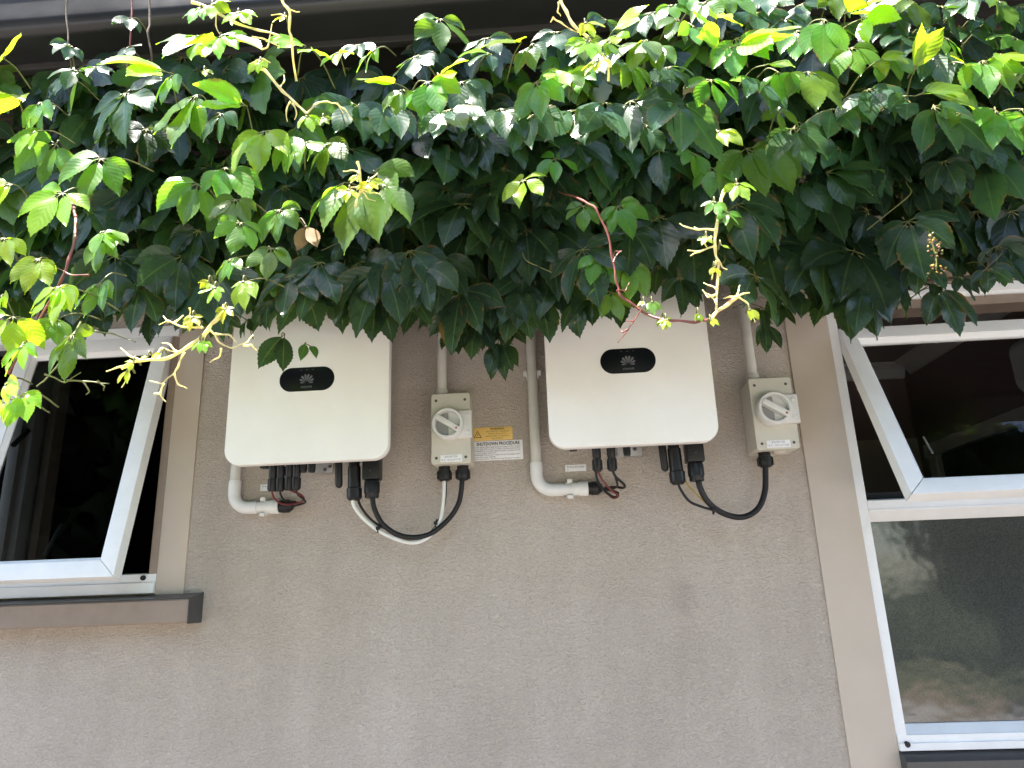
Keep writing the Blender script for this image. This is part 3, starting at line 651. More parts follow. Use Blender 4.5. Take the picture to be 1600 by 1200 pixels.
# ------------------------------------------------------------------ conduits
def saddle(parent, p, horizontal, r):
    """spring clip round a pipe"""
    mb = MB()
    for k in range(2):
        s_ = 1 if k else -1
        if horizontal: mb.box(p.x - .009, p.x + .009, p.y - .004, p.y + r + .006, p.z + s_ * (r + .0012) - .0016, p.z + s_ * (r + .0012) + .0016, .0006); mb.box(p.x - .006, p.x + .006, p.y - .012, p.y - .003, p.z + s_ * (r + .005) - .004, p.z + s_ * (r + .005) + .004, .0015)
        else: mb.box(p.x + s_ * (r + .0012) - .0016, p.x + s_ * (r + .0012) + .0016, p.y - .004, p.y + r + .006, p.z - .009, p.z + .009, .0006); mb.box(p.x + s_ * (r + .005) - .004, p.x + s_ * (r + .005) + .004, p.y - .012, p.y - .003, p.z - .006, p.z + .006, .0015)
    build('clip', mb, M_PVCW, parent)
def elbow_conduit(xc, top_z, zl, xg, r, label, clip_at, clip_h):
    y = -.019
    t = thing('conduit', (xc, 0, zl), label, 'conduit', 'bent conduits feeding the inverters')
    re = .036
    build('pipe', MB().turned((xc, y, top_z), (xc, y, zl + re + .022), [(0, r), (1, r)], 24), M_PVC, t)
    pts = [(xc, y, zl + re + .030), (xc, y, zl + re)] + [(xc + re - re * math.cos(R(a)), y, zl + re - re * math.sin(R(a))) for a in range(10, 90, 10)] + [(xc + re, y, zl), (xc + re + .024, y, zl)]
    build('elbow', MB().tube(pts, r + .0022, 24, raw=True), M_PVCW, t)
    x2 = xc + re + .024
    L_ = xg - x2
    build('coupling', MB().turned((x2, y, zl), (xg, y, zl), [(0, r + .0005), (.35, r + .0005), (.36, r + .003), (.62, r + .003), (.63, r + .0045), (.97, r + .0045), (1, r + .003)], 24), M_PVCW, t)
    build('gland', MB().turned((xg, y, zl), (xg + .032, y, zl), [(0, r + .002), (.2, r + .002), (.22, r + .0035), (.7, r + .0035), (.85, r), (1, r * .7)], 12), M_BLACK, t)
    if clip_at: saddle(t, Vector((xc, y, clip_at)), False, r)
    saddle(t, Vector((x2 + L_ * .28, y, zl)), True, r + .001)
    return Vector((xg + .032, y, zl))
c1 = at(367, 760, -.019)
g1 = elbow_conduit(c1.x, 2.76, at(400, 793, -.019).z, at(437, 792, -.019).x, .0125, 'pale bent conduit below the inverter next to the dark window', None, True)
c2 = at(834, 640, -.019)
g2 = elbow_conduit(c2.x, 2.76, at(880, 765, -.019).z, at(919, 763, -.019).x, .0125, 'long pale conduit bending under the inverter by the right switch', at(832, 585, -.019).z, True)
for px, py, iso, lb in ((690, 560, ISO1, 'straight grey conduit rising from the switch beside the warning sign'), (1172, 560, ISO2, 'straight grey conduit rising from the switch by the right trim band')):
    p = at(px, py, -.045); xx = min(max(p.x, iso[0] + .015), iso[1] - .015)
    t = thing('conduit', (xx, 0, iso[3]), lb, 'conduit', 'straight conduits above the switches')
    build('pipe', MB().turned((xx, -.045, iso[3] + .02), (xx, -.030, 2.76), [(0, .0122), (1, .0122)], 22), M_PVC, t)
    build('collar', MB().turned((xx, -.045, iso[3] - .0005), (xx, -.045, iso[3] + .022), [(0, .0155), (.85, .0150), (1, .0130)], 22), M_PVC, t)

# ------------------------------------------------------------------ cables
def cable(name, pts, r, material, label, group=None):
    P = [at(a, b, y) for a, b, y in pts]
    o = build(name, MB().tube(P, r, 12, 8), material, None, loc=P[0])
    return tag(o, label, 'cable', group)
cable('power_cable', [(582, 774, -.10), (585, 795, -.098), (600, 821, -.09), (630, 838, -.075), (668, 836, -.06), (700, 812, -.05), (717, 785, -.048), (722, 752, -.048), (722, 742, -.048)], .0058, M_RUBBER, 'thick black cable looping up to the switch beside the warning sign')
cable('white_cable', [(551, 778, -.102), (554, 792, -.10), (570, 812, -.095), (600, 834, -.085), (640, 848, -.07), (668, 840, -.058), (687, 815, -.05), (693, 780, -.048), (694, 745, -.048)], .0042, M_WHITEC, 'white cable looping from the inverter to the switch, with the black cable')
cable('signal_cable', [(559, 778, -.10), (564, 792, -.10), (580, 812, -.092), (604, 827, -.082), (640, 840, -.066), (672, 832, -.052), (689, 806, -.042), (696, 775, -.042), (696, 745, -.044)], .0028, M_RUBBER, 'thin black cable running beside the white looped cable')
cable('earth_wire', [(604, 829, -.078), (640, 845, -.062), (665, 842, -.054), (684, 822, -.046), (692, 795, -.044), (695, 760, -.044)], .0016, M_YELC, 'thin yellow green wire along the white looped cable')
cable('power_cable', [(1091, 748, -.10), (1094, 762, -.10), (1106, 784, -.09), (1130, 802, -.075), (1160, 808, -.062), (1184, 795, -.053), (1195, 768, -.049), (1196, 735, -.048), (1195, 725, -.048)], .0066, M_RUBBER, 'thick black cable looping up to the right switch')
cable('signal_cable', [(1059, 752, -.10), (1063, 764, -.10), (1077, 783, -.096), (1097, 792, -.09), (1115, 797, -.084)], .003, M_RUBBER, 'thin black cable joining the loop under the right switch')
cable('earth_wire', [(1071, 752, -.097), (1080, 764, -.096), (1098, 782, -.09), (1118, 799, -.082)], .0017, M_YELC, 'thin yellow wire joining the black loop under the right switch')
def tie(px, py, y, label):
    p = at(px, py, y)
    mb = MB(); pts = []
    for k in range(13):
        a = 2 * math.pi * k / 12; pts.append(p + Vector((.0035 * math.sin(a) * .4, .009 * math.cos(a), .009 * math.sin(a))))
    mb.tube(pts, .0016, 6, raw=True); mb.box(p.x - .004, p.x + .004, p.y - .013, p.y - .008, p.z - .004, p.z + .004, .001)
    tag(build('cable_tie', mb, M_BLACK, None, loc=p), label, 'cable tie', 'black cable ties')
tie(592, 826, -.086, 'black cable tie on the white cable near the inverter plug')
tie(682, 818, -.052, 'black cable tie holding the loop under the switch by the sign')
tie(1115, 797, -.08, 'black cable tie on the loop under the right switch')
def wire(pts, material, label, r=.0024):
    P = [at(*q) for q in pts]
    tag(build('solar_wire', MB().tube(P, r, 8, 8), material, None, loc=P[0]), label, 'wire', 'short solar wires at the conduit ends')
wire([(425, 766, -.10), (428, 778, -.098), (440, 787, -.08), (455, 788, -.06), (466, 785, -.05)], M_REDC, 'dark red wire curving from the outer solar plug of the left inverter')
wire([(437, 766, -.10), (440, 776, -.09), (447, 783, -.06), (460, 784, -.04), (466, 788, -.03), (455, 792, -.02)], M_RUBBER, 'black wire curving from the second solar plug of the left inverter')
wire([(451, 764, -.10), (458, 768, -.098), (470, 773, -.085), (475, 780, -.06), (468, 786, -.04)], M_REDC, 'dark red wire looping from the third solar plug of the left inverter')
wire([(462, 764, -.10), (465, 772, -.09), (474, 780, -.07), (477, 785, -.05), (466, 789, -.03)], M_RUBBER, 'black wire looping from the fourth solar plug of the left inverter')
wire([(934, 734, -.10), (940, 748, -.095), (955, 766, -.08), (966, 774, -.06), (958, 778, -.04), (945, 768, -.02)], M_REDC, 'dark red wire looping from a solar plug of the right inverter')
wire([(931, 734, -.098), (934, 752, -.09), (946, 768, -.06), (960, 777, -.04), (965, 770, -.03), (945, 764, -.02)], M_RUBBER, 'black wire looping beside the red one below the right inverter', .003)
wire([(957, 734, -.10), (962, 745, -.095), (975, 757, -.08), (974, 762, -.06), (962, 761, -.04), (945, 762, -.02)], M_RUBBER, 'black wire looping from the inner solar plug of the right inverter', .003)
wire([(957, 734, -.097), (963, 750, -.09), (964, 760, -.06), (955, 764, -.03)], M_RUBBER, 'short straight black wire beside the inner plug of the right inverter', .0026)

# ------------------------------------------------------------------ signs and stickers
def plate(name, x0, x1, z0, z1, y, material, label):
    t = thing(name, ((x0 + x1) / 2, y, z0), label, 'sign')
    build('plate', slab([(x0, z0), (x1, z0), (x1, z1), (x0, z1)], y - .0012, y, .0003), material, t)
    return t
wx0, wx1 = at(737, 690, 0).x, at(801, 676, 0).x; wz1, wz0 = at(770, 667.5, 0).z, at(770, 688, 0).z
t = plate('warning_sign', wx0, wx1, wz0, wz1, -.0004, M_SIGNY, 'amber warning sign on the wall beside the switch'); W, H = wx1 - wx0, wz1 - wz0; ys = -.0018
tri = MB(); tx, tz, th = wx0 + W * .15, wz0 + H * .22, H * .55
o_ = [(tx - th * .56, tz), (tx + th * .56, tz), (tx, tz + th)]; c_ = (tx, tz + th / 3); i_ = [(c_[0] + (a - c_[0]) * .74, c_[1] + (b - c_[1]) * .74) for a, b in o_]
tri.add([Vector((a, ys, b)) for a, b in o_ + i_], [(0, 1, 4, 3), (1, 2, 5, 4), (2, 0, 3, 5)])
tri.add([Vector((tx + a * th, ys, tz + b * th)) for a, b in ((.05, .66), (-.08, .36), (-.01, .36), (-.03, .14), (.09, .44), (.02, .44))], [(0, 1, 2, 5), (5, 2, 3, 4)])
build('hazard_symbol', tri, M_INKB, t, smooth=0)
mx_ = wx0 + W * .63
build('lettering', text('WARNING', H * .22, mx_, ys, wz0 + H * .85, bold=.00025), M_INKB, t, smooth=0)
for k, s_ in enumerate(('MULTIPLE D.C. SOURCES', 'TURN OFF ALL D.C.', 'ISOLATORS TO ISOLATE', 'EQUIPMENT')):
    build('lettering', text(s_, H * .155, mx_, ys, wz0 + H * (.66 - .18 * k)), M_INKB, t, smooth=0)
sx0, sx1 = at(737, 706, 0).x, at(817, 700, 0).x; sz1, sz0 = wz0 - .0015, at(778, 719, 0).z
t = plate('procedure_sign', sx0, sx1, sz0, sz1, -.0004, M_SIGNW, 'white sign with small black print below the amber warning sign'); W, H = sx1 - sx0, sz1 - sz0
build('lettering', text('SHUTDOWN PROCEDURE', H * .23, sx0 + W * .52, ys, sz0 + H * .84, width=W * .84, bold=.0003), M_INK, t, smooth=0)
LN = ('1.Turn off the "Main Switch (Inverter Supply)" at A.C. isolator', '2.Turn off the "PV array D.C. isolator" located at the inverter.', 'WARNING: Do not open plug and socket connectors or PV',
      'array D.C. isolator under load.', 'WARNING: PV array D.C. isolators do not de-energize the PV', 'array and array cabling.', 'Refer to procedure in the manual of the Shutdown Procedure.')
for k, s_ in enumerate(LN):
    build('lettering', text(s_, H * .105, sx0 + W * .05, ys, sz0 + H * (.68 - .1 * k), 'LEFT', width=W * (.90 if len(s_) > 40 else .42)), M_INK, t, smooth=0)
x0, x1, z1, z0 = at(883, 731, 0).x, at(916, 731, 0).x, at(900, 726, 0).z, at(900, 736.5, 0).z
t = plate('label_sign', x0, x1, z0, z1, -.0004, M_SIGNW, 'small white strip label under the inverter by the right switch')
build('lettering', text('PV Array DC Isolator', (z1 - z0) * .36, (x0 + x1) / 2, ys, z0 + (z1 - z0) * .66, width=(x1 - x0) * .82), M_INK, t, smooth=0)
build('lettering', text('2', (z1 - z0) * .30, x0 + (x1 - x0) * .12, ys, z0 + (z1 - z0) * .25), M_INK, t, smooth=0)
x0, x1, z1, z0 = at(407, 762, 0).x, at(440, 762, 0).x, at(415, 757, 0).z, at(415, 767, 0).z
t = plate('label_sign', x0, x1, z0, z1, -.0004, M_SIGNW, 'small white strip label half hidden behind the solar plugs')
build('lettering', text('PV Array DC Isolator', (z1 - z0) * .36, (x0 + x1) / 2, ys, z0 + (z1 - z0) * .66, width=(x1 - x0) * .82), M_INK, t, smooth=0)
build('lettering', text('1', (z1 - z0) * .30, x0 + (x1 - x0) * .12, ys, z0 + (z1 - z0) * .25), M_INK, t, smooth=0)

# ------------------------------------------------------------------ creeper
rng = random.Random(7)
vine = thing('creeper_vine', (0, -.5, 2.75), 'five leaved green creeper hanging thickly from the eave over the wall', 'vine')
VO = ORG[vine.name]
DOWN = Vector((0, 0, -1))

def leaflet(acc, base, d, n, L, W, droop, fold, rnd, tone, rg, curl=0.0, NS=22):
    """one toothed leaflet: walk along a drooping midrib and lay the blade across it"""
    d = d.normalized(); n = (n - d * n.dot(d)).normalized()
    o = len(acc['v']); p = base.copy(); step = L / NS
    ph = rg.uniform(0, 6.28); wav = rg.uniform(.02, .06) * L; tw = rg.uniform(-.25, .25); sk = rg.uniform(-.06, .06)
    peak = rg.uniform(.40, .52); fine = rg.uniform(.7, 1.2)
    for i in range(NS + 1):
        t = i / NS
        c = d.cross(n).normalized()
        c = (c * math.cos(tw * t) + n * math.sin(tw * t)).normalized()
        # ovate outline, narrow foot, drawn out tip
        q = t / peak if t < peak else 1 - (t - peak) / (1 - peak)
        q = max(q, 0)
        wv = W * (math.sin(q * math.pi / 2) ** (.8 if t < peak else 1.22))
        if t < .06: wv *= .35 + t * 10
        tooth = 1.0 + (.035 if i % 2 else -.035) * fine if .2 < t < .95 else 1.0
        if i == NS: wv = W * .01
        h1 = math.sin(ph + t * 9) * wav * .35
        for k, sfrac in enumerate((-1, -.55, 0, .55, 1)):
            e_ = abs(sfrac); ww = wv * (tooth if e_ == 1 else 1)
            lift = fold * (e_ ** 1.3) * wv + (h1 * sfrac * 1.2 if e_ else 0) + math.sin(ph * 2 + t * 14 + sfrac) * wav * .25 * e_ * e_ - .010 * L * (1 if e_ == 0 else 0)
            fwd = (step * .45 if (e_ == 1 and i % 2 and .2 < t < .95) else 0)
            acc['v'].append(p + c * (sfrac * ww + sk * L * t * t) + n * lift + d * fwd)
            acc['luv'].append((t, sfrac, rnd)); acc['tone'].append(tone)
        nd = (d + DOWN * droop / NS * (1.0 - abs(d.z) * .3) - n * curl / NS).normalized()
        n = (n - nd * n.dot(nd)).normalized(); d = nd
        p = p + d * step
    for i in range(NS):
        for k in range(4):
            a = o + i * 5 + k
            acc['f'].append((a, a + 1, a + 6, a + 5)); acc['m'].append(0)

def stalk(acc, pts, r, tone=0.3, mi=1, seg=5):
    mb = MB(); mb.tube(pts, r, seg, 4); o = len(acc['v'])
    acc['v'] += mb.v; acc['luv'] += [(0, 0, .5)] * len(mb.v); acc['tone'] += [tone] * len(mb.v)
    acc['f'] += [tuple(i + o for i in q) for q in mb.f]; acc['m'] += [mi] * len(mb.f)

def acc_new(): return {'v': [], 'f': [], 'm': [], 'luv': [], 'tone': []}

def palm_leaf(acc, J, ang, L, tone, rg, n=5, spread=40, lift=.35, yaw=0.0, droop=.55, width=.225, stem=True, NS=22, back=None):
    """palmate leaf: J = where the leaflets meet, ang = way the middle leaflet points in the wall plane (0 down, + right)"""
    a = R(ang)
    d0 = Vector((math.sin(a) * math.cos(lift), -math.sin(lift), -math.cos(a) * math.cos(lift)))
    n0 = Vector((yaw, -1, rg.uniform(-.05, 1.0))); n0 = (n0 - d0 * n0.dot(d0)).normalized()
    rnd = rg.random()
    for i in range(n):
        k = i - (n - 1) / 2
        aa = R(k * spread * 1.12 * rg.uniform(.88, 1.12)) + R(rg.uniform(-5, 5))
        dd = (Matrix.Rotation(-aa, 3, n0) @ d0)
        sc = (1.0, .86, .62)[min(2, int(abs(k) + .49))] * rg.uniform(.9, 1.08)
        ll = L * sc
        nn = (n0 - dd.cross(n0) * k * .10 + dd.cross(n0) * rg.uniform(-.5, .5) + Vector((rg.uniform(-.18, .18), rg.uniform(-.18, .18), rg.uniform(-.1, .2)))).normalized()
        foot = J + dd * ll * .10
        leaflet(acc, foot, dd, nn, ll * .95, ll * width * rg.uniform(.9, 1.12), droop * rg.uniform(.6, 1.4), rg.uniform(-.14, .30), min(1, max(0, rnd + rg.uniform(-.15, .15))), tone + rg.uniform(-.03, .03), rg, curl=rg.uniform(-.05, .35), NS=NS)
        if stem: stalk(acc, [J, foot + dd * ll * .05], .0009, mi=1, seg=4)
    if stem:
        b = back if back is not None else J + Vector((rg.uniform(-.04, .04), rg.uniform(.05, .10), rg.uniform(-.01, .04)))
        stalk(acc, [J, J.lerp(b, .5) + Vector((0, -.006, .008)), b], [.0010, .0012, .0014], mi=1, seg=5)

def leaf_object(name, acc, parent, origin, mats):
    org = VO
    me = bpy.data.meshes.new(name)
    me.from_pydata([tuple(q - origin) for q in acc['v']], [], acc['f'])
    for q in mats: me.materials.append(q)
    me.polygons.foreach_set('material_index', acc['m'])
    me.polygons.foreach_set('use_smooth', [True] * len(acc['f']))
    at_ = me.attributes.new('luv', 'FLOAT_VECTOR', 'POINT'); at_.data.foreach_set('vector', [c for q in acc['luv'] for c in q])
    at_ = me.attributes.new('tone', 'FLOAT', 'POINT'); at_.data.foreach_set('value', acc['tone'])
    me.update()
    o = bpy.data.objects.new(name, me); COL.objects.link(o); o.parent = parent
    base = Vector((0, 0, 0)) if parent is vine else Vector(parent.location)
    o.location = origin - org - base
    return o
LEAFM = [M_LEAF, M_STEMG, M_STEMR]
N_LEAF = [0]
def shade_y(z): return -.56 + max(0, 2.80 - z) * .17 + .055
def put(px, py, ln, ang, tone, y, n=5, spread=40, lift=.35, droop=1.25, width=.225, yaw=None):
    J = at(px, py, y)
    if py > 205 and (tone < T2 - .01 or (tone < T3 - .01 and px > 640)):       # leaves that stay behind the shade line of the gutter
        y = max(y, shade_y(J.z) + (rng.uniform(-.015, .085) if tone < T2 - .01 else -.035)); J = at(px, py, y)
    if tone < T2: lift += rng.uniform(-.05, .45); droop *= rng.uniform(.5, 1.25); spread *= rng.uniform(.85, 1.25); ln *= rng.uniform(.85, 1.12); ang += rng.uniform(-14, 14)
    L = 1.18 * ln * depth(J) / FPX
    if tone >= T2: L *= rng.uniform(.78, 1.1)
    if tone >= T3 and py < 200: lift += .3; droop *= .4
    acc = acc_new()
    palm_leaf(acc, J, ang, L, tone, rng, n, spread, lift, rng.uniform(-.6, .6) if yaw is None else yaw, droop, width)
    N_LEAF[0] += 1
    return leaf_object('leaf', acc, vine, J, LEAFM)

T0, T1, T2, T3, T4 = .06, .24, .46, .66, .82  # leaf age, with sun and shade also put into the colour
# the big leaves one can pick out: (px, py, length px, direction, tone, y, leaflets, spread, lift)
BIG = [
 # --- top edge, out in the sun
 (28, 150, 72, -70, T3, -.70, 4, 50, .5), (6, 92, 60, 40, T3, -.70, 3, 45, .6), (62, 160, 60, 10, T2, -.66, 3, 45, .3), (55, 205, 52, -25, T3, -.72, 3, 40, .3),
 (258, 112, 92, -82, T3, -.70, 3, 30, .55), (268, 118, 62, -10, T2, -.70, 3, 40, .25), (196, 146, 82, 8, T1, -.60, 5, 42, .25), (308, 148, 98, -18, T2, -.64, 3, 34, .2),
 (318, 58, 62, -60, T2, -.70, 3, 45, .55), (340, 62, 85, 40, T3, -.72, 3, 42, .4), (386, 166, 78, -88, T3, -.70, 2, 26, .5), (345, 178, 60, -8, T1, -.62, 3, 40, .2),
 (478, 72, 60, -80, T3, -.70, 2, 30, .5), (488, 78, 52, 35, T3, -.70, 3, 40, .4), (528, 82, 40, 5, T3, -.69, 3, 45, .35), (585, 78, 44, -25, T2, -.68, 3, 45, .35),
 (622, 132, 68, -78, T3, -.69, 2, 28, .5), (630, 140, 62, -15, T2, -.68, 3, 42, .3), (668, 128, 62, 5, T2, -.69, 4, 40, .3), (686, 118, 50, 70, T4, -.68, 2, 30, .55),
 (688, 30, 62, 5, T2, -.60, 5, 46, .25), (720, 128, 75, 18, T1, -.62, 4, 40, .25), (768, 85, 52, -55, T1, -.62, 3, 40, .4), (815, 66, 70, -62, T3, -.68, 3, 30, .45),
 (832, 68, 50, 5, T1, -.69, 3, 40, .3), (838, 128, 62, 8, T2, -.68, 5, 42, .25), (862, 112, 66, 35, T3, -.69, 3, 38, .3), (885, 118, 38, 75, T2, -.69, 2, 30, .4),
 (700, 172, 70, -12, T1, -.66, 4, 40, .25), (738, 178, 62, 0, T1, -.65, 4, 38, .25), (782, 170, 72, 14, T1, -.65, 4, 38, .25), (828, 182, 66, 10, T1, -.65, 4, 40, .25),
 (958, 48, 58, 95, T4, -.70, 2, 30, .5), (960, 56, 40, -10, T3, -.69, 3, 40, .4), (1010, 62, 66, -35, T2, -.69, 3, 40, .35), (1026, 68, 58, -5, T2, -.69, 3, 42, .3), (1060, 30, 44, -35, T2, -.68, 3, 40, .4),
 (1082, 40, 52, 5, T2, -.70, 3, 45, .4), (1128, 62, 72, -88, T3, -.71, 2, 30, .55), (1120, 22, 58, 20, T4, -.71, 3, 42, .45), (1146, 74, 92, 70, T3, -.72, 3, 24, .5),
 (1150, 60, 62, 8, T2, -.71, 4, 40, .3), (1196, 102, 52, 60, T3, -.70, 2, 30, .5), (1215, 112, 62, -15, T2, -.70, 3, 42, .3), (1262, 112, 70, 18, T2, -.70, 4, 42, .3),
 (1288, 30, 78, -12, T2, -.70, 3, 30, .25), (1320, 22, 92, 78, T3, -.71, 3, 34, .5), (1345, 30, 70, 45, T3, -.71, 3, 40, .5), (1372, 95, 52, 55, T3, -.70, 3, 40, .45), (1392, 90, 46, 0, T2, -.69, 3, 42, .35),
 (1428, 112, 60, 165, T3, -.71, 2, 30, .35), (1430, 150, 72, 95, T2, -.69, 2, 30, .4), (1452, 40, 62, -40, T1, -.62, 3, 40, .3), (1500, 42, 64, 20, T1, -.62, 3, 42, .35), (1535, 95, 66, 8, T2, -.70, 4, 40, .35), (1560, 85, 50, 40, T3, -.70, 3, 42, .4),
 (1588, 60, 48, -70, T2, -.66, 3, 40, .4), (1598, 105, 50, -10, T2, -.69, 3, 42, .3), (1508, 100, 44, -75, T3, -.69, 2, 30, .45),
 (1420, 158, 66, -28, T1, -.66, 3, 40, .3), (1458, 166, 96, 12, T1, -.68, 4, 36, .22), (1500, 178, 52, -80, T2, -.68, 2, 30, .4), (1555, 172, 64, -5, T2, -.68, 4, 42, .3), (1596, 170, 60, 5, T2, -.67, 3, 42, .3),
 (1048, 8, 46, -20, T2, -.66, 4, 42, .35), (1100, 4, 52, 10, T2, -.68, 4, 42, .4), (1180, 20, 56, 20, T1, -.62, 4, 42, .3), (1225, 30, 60, -10, T1, -.64, 5, 42, .3), (1250, 8, 50, 10, T1, -.62, 4, 42, .35), (1385, 20, 56, -15, T1, -.62, 4, 42, .3), (1410, 55, 60, 10, T1, -.63, 5, 42, .3), (1480, 60, 52, -10, T2, -.66, 4, 42, .35), (1572, 18, 48, 10, T1, -.62, 4, 42, .35), (1530, 30, 52, -5, T1, -.62, 5, 42, .3), (1452, 85, 60, 0, T1, -.64, 5, 42, .3), (930, 80, 52, -20, T1, -.62, 4, 42, .35), (910, 60, 44, 20, T2, -.66, 4, 42, .35), (760, 60, 46, 10, T1, -.60, 4, 42, .35), (560, 70, 44, -10, T1, -.60, 4, 42, .35), (650, 88, 52, 0, T1, -.62, 5, 42, .35),
 (1330, 75, 60, 0, T2, -.67, 5, 42, .35), (1190, 130, 62, -5, T1, -.66, 5, 42, .3), (1110, 125, 60, 8, T2, -.67, 5, 42, .3), (1045, 105, 60, 0, T1, -.66, 5, 42, .3), (985, 100, 56, 0, T2, -.67, 4, 42, .3), (905, 110, 52, -8, T2, -.67, 5, 42, .3),
 (1015, 20, 50, -15, T1, -.62, 5, 42, .3), (1075, -8, 52, 5, T2, -.66, 5, 42, .35), (1140, -6, 50, 20, T2, -.67, 4, 42, .35), (1205, -10, 56, -10, T1, -.63, 5, 42, .3), (1245, 48, 54, 15, T2, -.67, 4, 42, .35), (1300, -8, 56, 0, T2, -.66, 5, 42, .3), (1365, -6, 54, 12, T1, -.63, 5, 42, .3), (1425, 2, 54, -12, T2, -.66, 5, 42, .35), (1470, 10, 54, 8, T1, -.63, 5, 42, .3), (1515, -4, 54, -6, T1, -.64, 5, 42, .3), (1560, 2, 50, 10, T2, -.67, 5, 42, .35), (1595, 10, 50, -8, T1, -.64, 4, 42, .3), (945, 30, 44, 10, T1, -.60, 4, 42, .3), (870, 50, 44, -8, T1, -.60, 4, 42, .3),
 # --- second band, left lit, right in the gutter's shade
 (158, 248, 70, -8, T2, -.70, 5, 44, .35), (98, 302, 66, -30, T3, -.74, 5, 44, .4), (20, 288, 70, -65, T3, -.74, 3, 40, .5), (60, 180, 56, 30, T1, -.62, 4, 42, .3),
 (88, 225, 60, -40, T2, -.66, 4, 42, .3), (175, 188, 78, 2, T0, -.56, 5, 40, .2), (228, 202, 68, 8, T0, -.55, 5, 42, .2), (250, 250, 62, 25, T1, -.58, 4, 40, .25),
 (210, 300, 92, 8, T0, -.52, 5, 40, .2), (272, 295, 90, 4, T0, -.54, 5, 40, .2), (140, 330, 60, 10, T1, -.62, 5, 44, .3), (310, 288, 70, -38, T2, -.64, 4, 42, .3), (368, 312, 62, -14, T2, -.66, 5, 44, .3),
 (437, 328, 58, 5, T2, -.66, 5, 50, .3), (412, 205, 72, -18, T3, -.70, 4, 42, .35), (446, 215, 66, 12, T2, -.70, 3, 40, .25), (395, 250, 84, 6, T1, -.62, 4, 40, .2), (352, 262, 66, 30, T2, -.62, 4, 42, .25),
 (480, 222, 58, -35, T2, -.66, 4, 46, .35), (508, 226, 60, 4, T2, -.66, 5, 46, .3), (545, 232, 66, 30, T1, -.62, 4, 44, .3), (560, 165, 74, -5, T1, -.60, 4, 40, .25), (608, 165, 70, 12, T1, -.58, 4, 40, .25),
 (538, 285, 84, -42, T2, -.68, 2, 44, .2), (560, 290, 92, 8, T2, -.70, 2, 40, .15), (598, 288, 78, 34, T2, -.68, 2, 34, .2), (584, 268, 60, 85, T2, -.66, 2, 30, .35),
 (700, 232, 78, 0, T1, -.60, 5, 42, .2), (672, 236, 66, -25, T1, -.58, 3, 40, .2), (652, 208, 70, 0, T0, -.54, 4, 40, .2), (740, 240, 60, 25, T1, -.57, 4, 40, .22),
 (818, 282, 50, -12, T3, -.66, 5, 62, .35), (868, 248, 48, 0, T2, -.66, 5, 62, .3), (946, 160, 84, -10, T1, -.64, 4, 40, .2), (985, 158, 84, 18, T1, -.65, 4, 38, .2), (1062, 160, 98, 4, T1, -.66, 4, 38, .2), (900, 172, 78, -8, T1, -.62, 4, 40, .2),
 (930, 220, 84, -14, T1, -.60, 4, 40, .2), (958, 222, 92, 6, T1, -.60, 4, 40, .2), (1030, 235, 96, 0, T1, -.60, 5, 40, .2), (892, 272, 72, -6, T1, -.58, 4, 40, .2), (1010, 195, 60, -20, T1, -.6, 4, 42, .25),
 (1085, 240, 48, -8, T2, -.68, 5, 46, .35), (1160, 228, 78, -38, T1, -.68, 3, 40, .25), (1165, 232, 84, 28, T2, -.70, 4, 40, .3), (1120, 205, 50, 60, T3, -.69, 3, 36, .4), (1218, 175, 46, -12, T2, -.64, 5, 72, .3),
 (1248, 282, 104, -14, T1, -.64, 3, 38, .2), (1258, 280, 108, 18, T1, -.65, 3, 36, .2), (1240, 200, 84, 4, T1, -.62, 5, 40, .2), (1290, 270, 74, 55, T1, -.62, 3, 40, .25),
 (1345, 215, 86, -16, T0, -.62, 3, 36, .18), (1352, 215, 92, 12, T0, -.63, 4, 34, .18), (1392, 222, 80, 28, T0, -.62, 3, 36, .18), (1312, 232, 60, -60, T1, -.60, 3, 40, .2), (1530, 245, 92, -6, T1, -.64, 5, 40, .2), (1572, 235, 80, 20, T1, -.64, 4, 40, .25),
 (1475, 252, 66, 0, T0, -.56, 5, 40, .2), (1435, 280, 70, 5, T0, -.52, 5, 40, .2), (1300, 170, 64, 10, T1, -.60, 4, 40, .25), (1355, 140, 70, -5, T1, -.62, 4, 40, .25),
 # --- left clusters hanging out into the sun
 (160, 374, 66, 5, T2, -.74, 5, 42, .35), (158, 362, 60, 60, T2, -.74, 3, 36, .35), (60, 405, 56, -2, T3, -.76, 5, 40, .35), (92, 448, 58, -8, T3, -.78, 4, 40, .35), (96, 446, 50, 35, T3, -.78, 3, 36, .35), (156, 442, 58, 0, T2, -.72, 4, 44, .3), (196, 430, 50, 20, T1, -.68, 4, 42, .3),
 (20, 495, 66, -10, T3, -.78, 4, 42, .35), (34, 540, 52, 4, T3, -.80, 4, 42, .35), (112, 524, 66, 8, T2, -.76, 5, 44, .3), (88, 498, 52, -5, T2, -.74, 4, 40, .3), (36, 615, 56, 12, T3, -.80, 4, 44, .35), (10, 625, 46, -30, T4, -.80, 3, 42, .4), (6, 372, 50, 10, T3, -.76, 4, 42, .4), (4, 460, 56, -10, T3, -.76, 4, 42, .4), (8, 600, 44, 80, T4, -.80, 3, 30, .5),
 (376, 348, 52, 0, T2, -.68, 5, 44, .3), (424, 388, 56, 6, T2, -.68, 5, 44, .3), (360, 405, 46, -14, T2, -.68, 4, 42, .3), (384, 440, 40, 10, T3, -.70, 3, 42, .35), (230, 330, 56, 20, T1, -.66, 4, 42, .3), (310, 360, 60, 0, T0, -.56, 5, 42, .2),
 # --- third band, dark
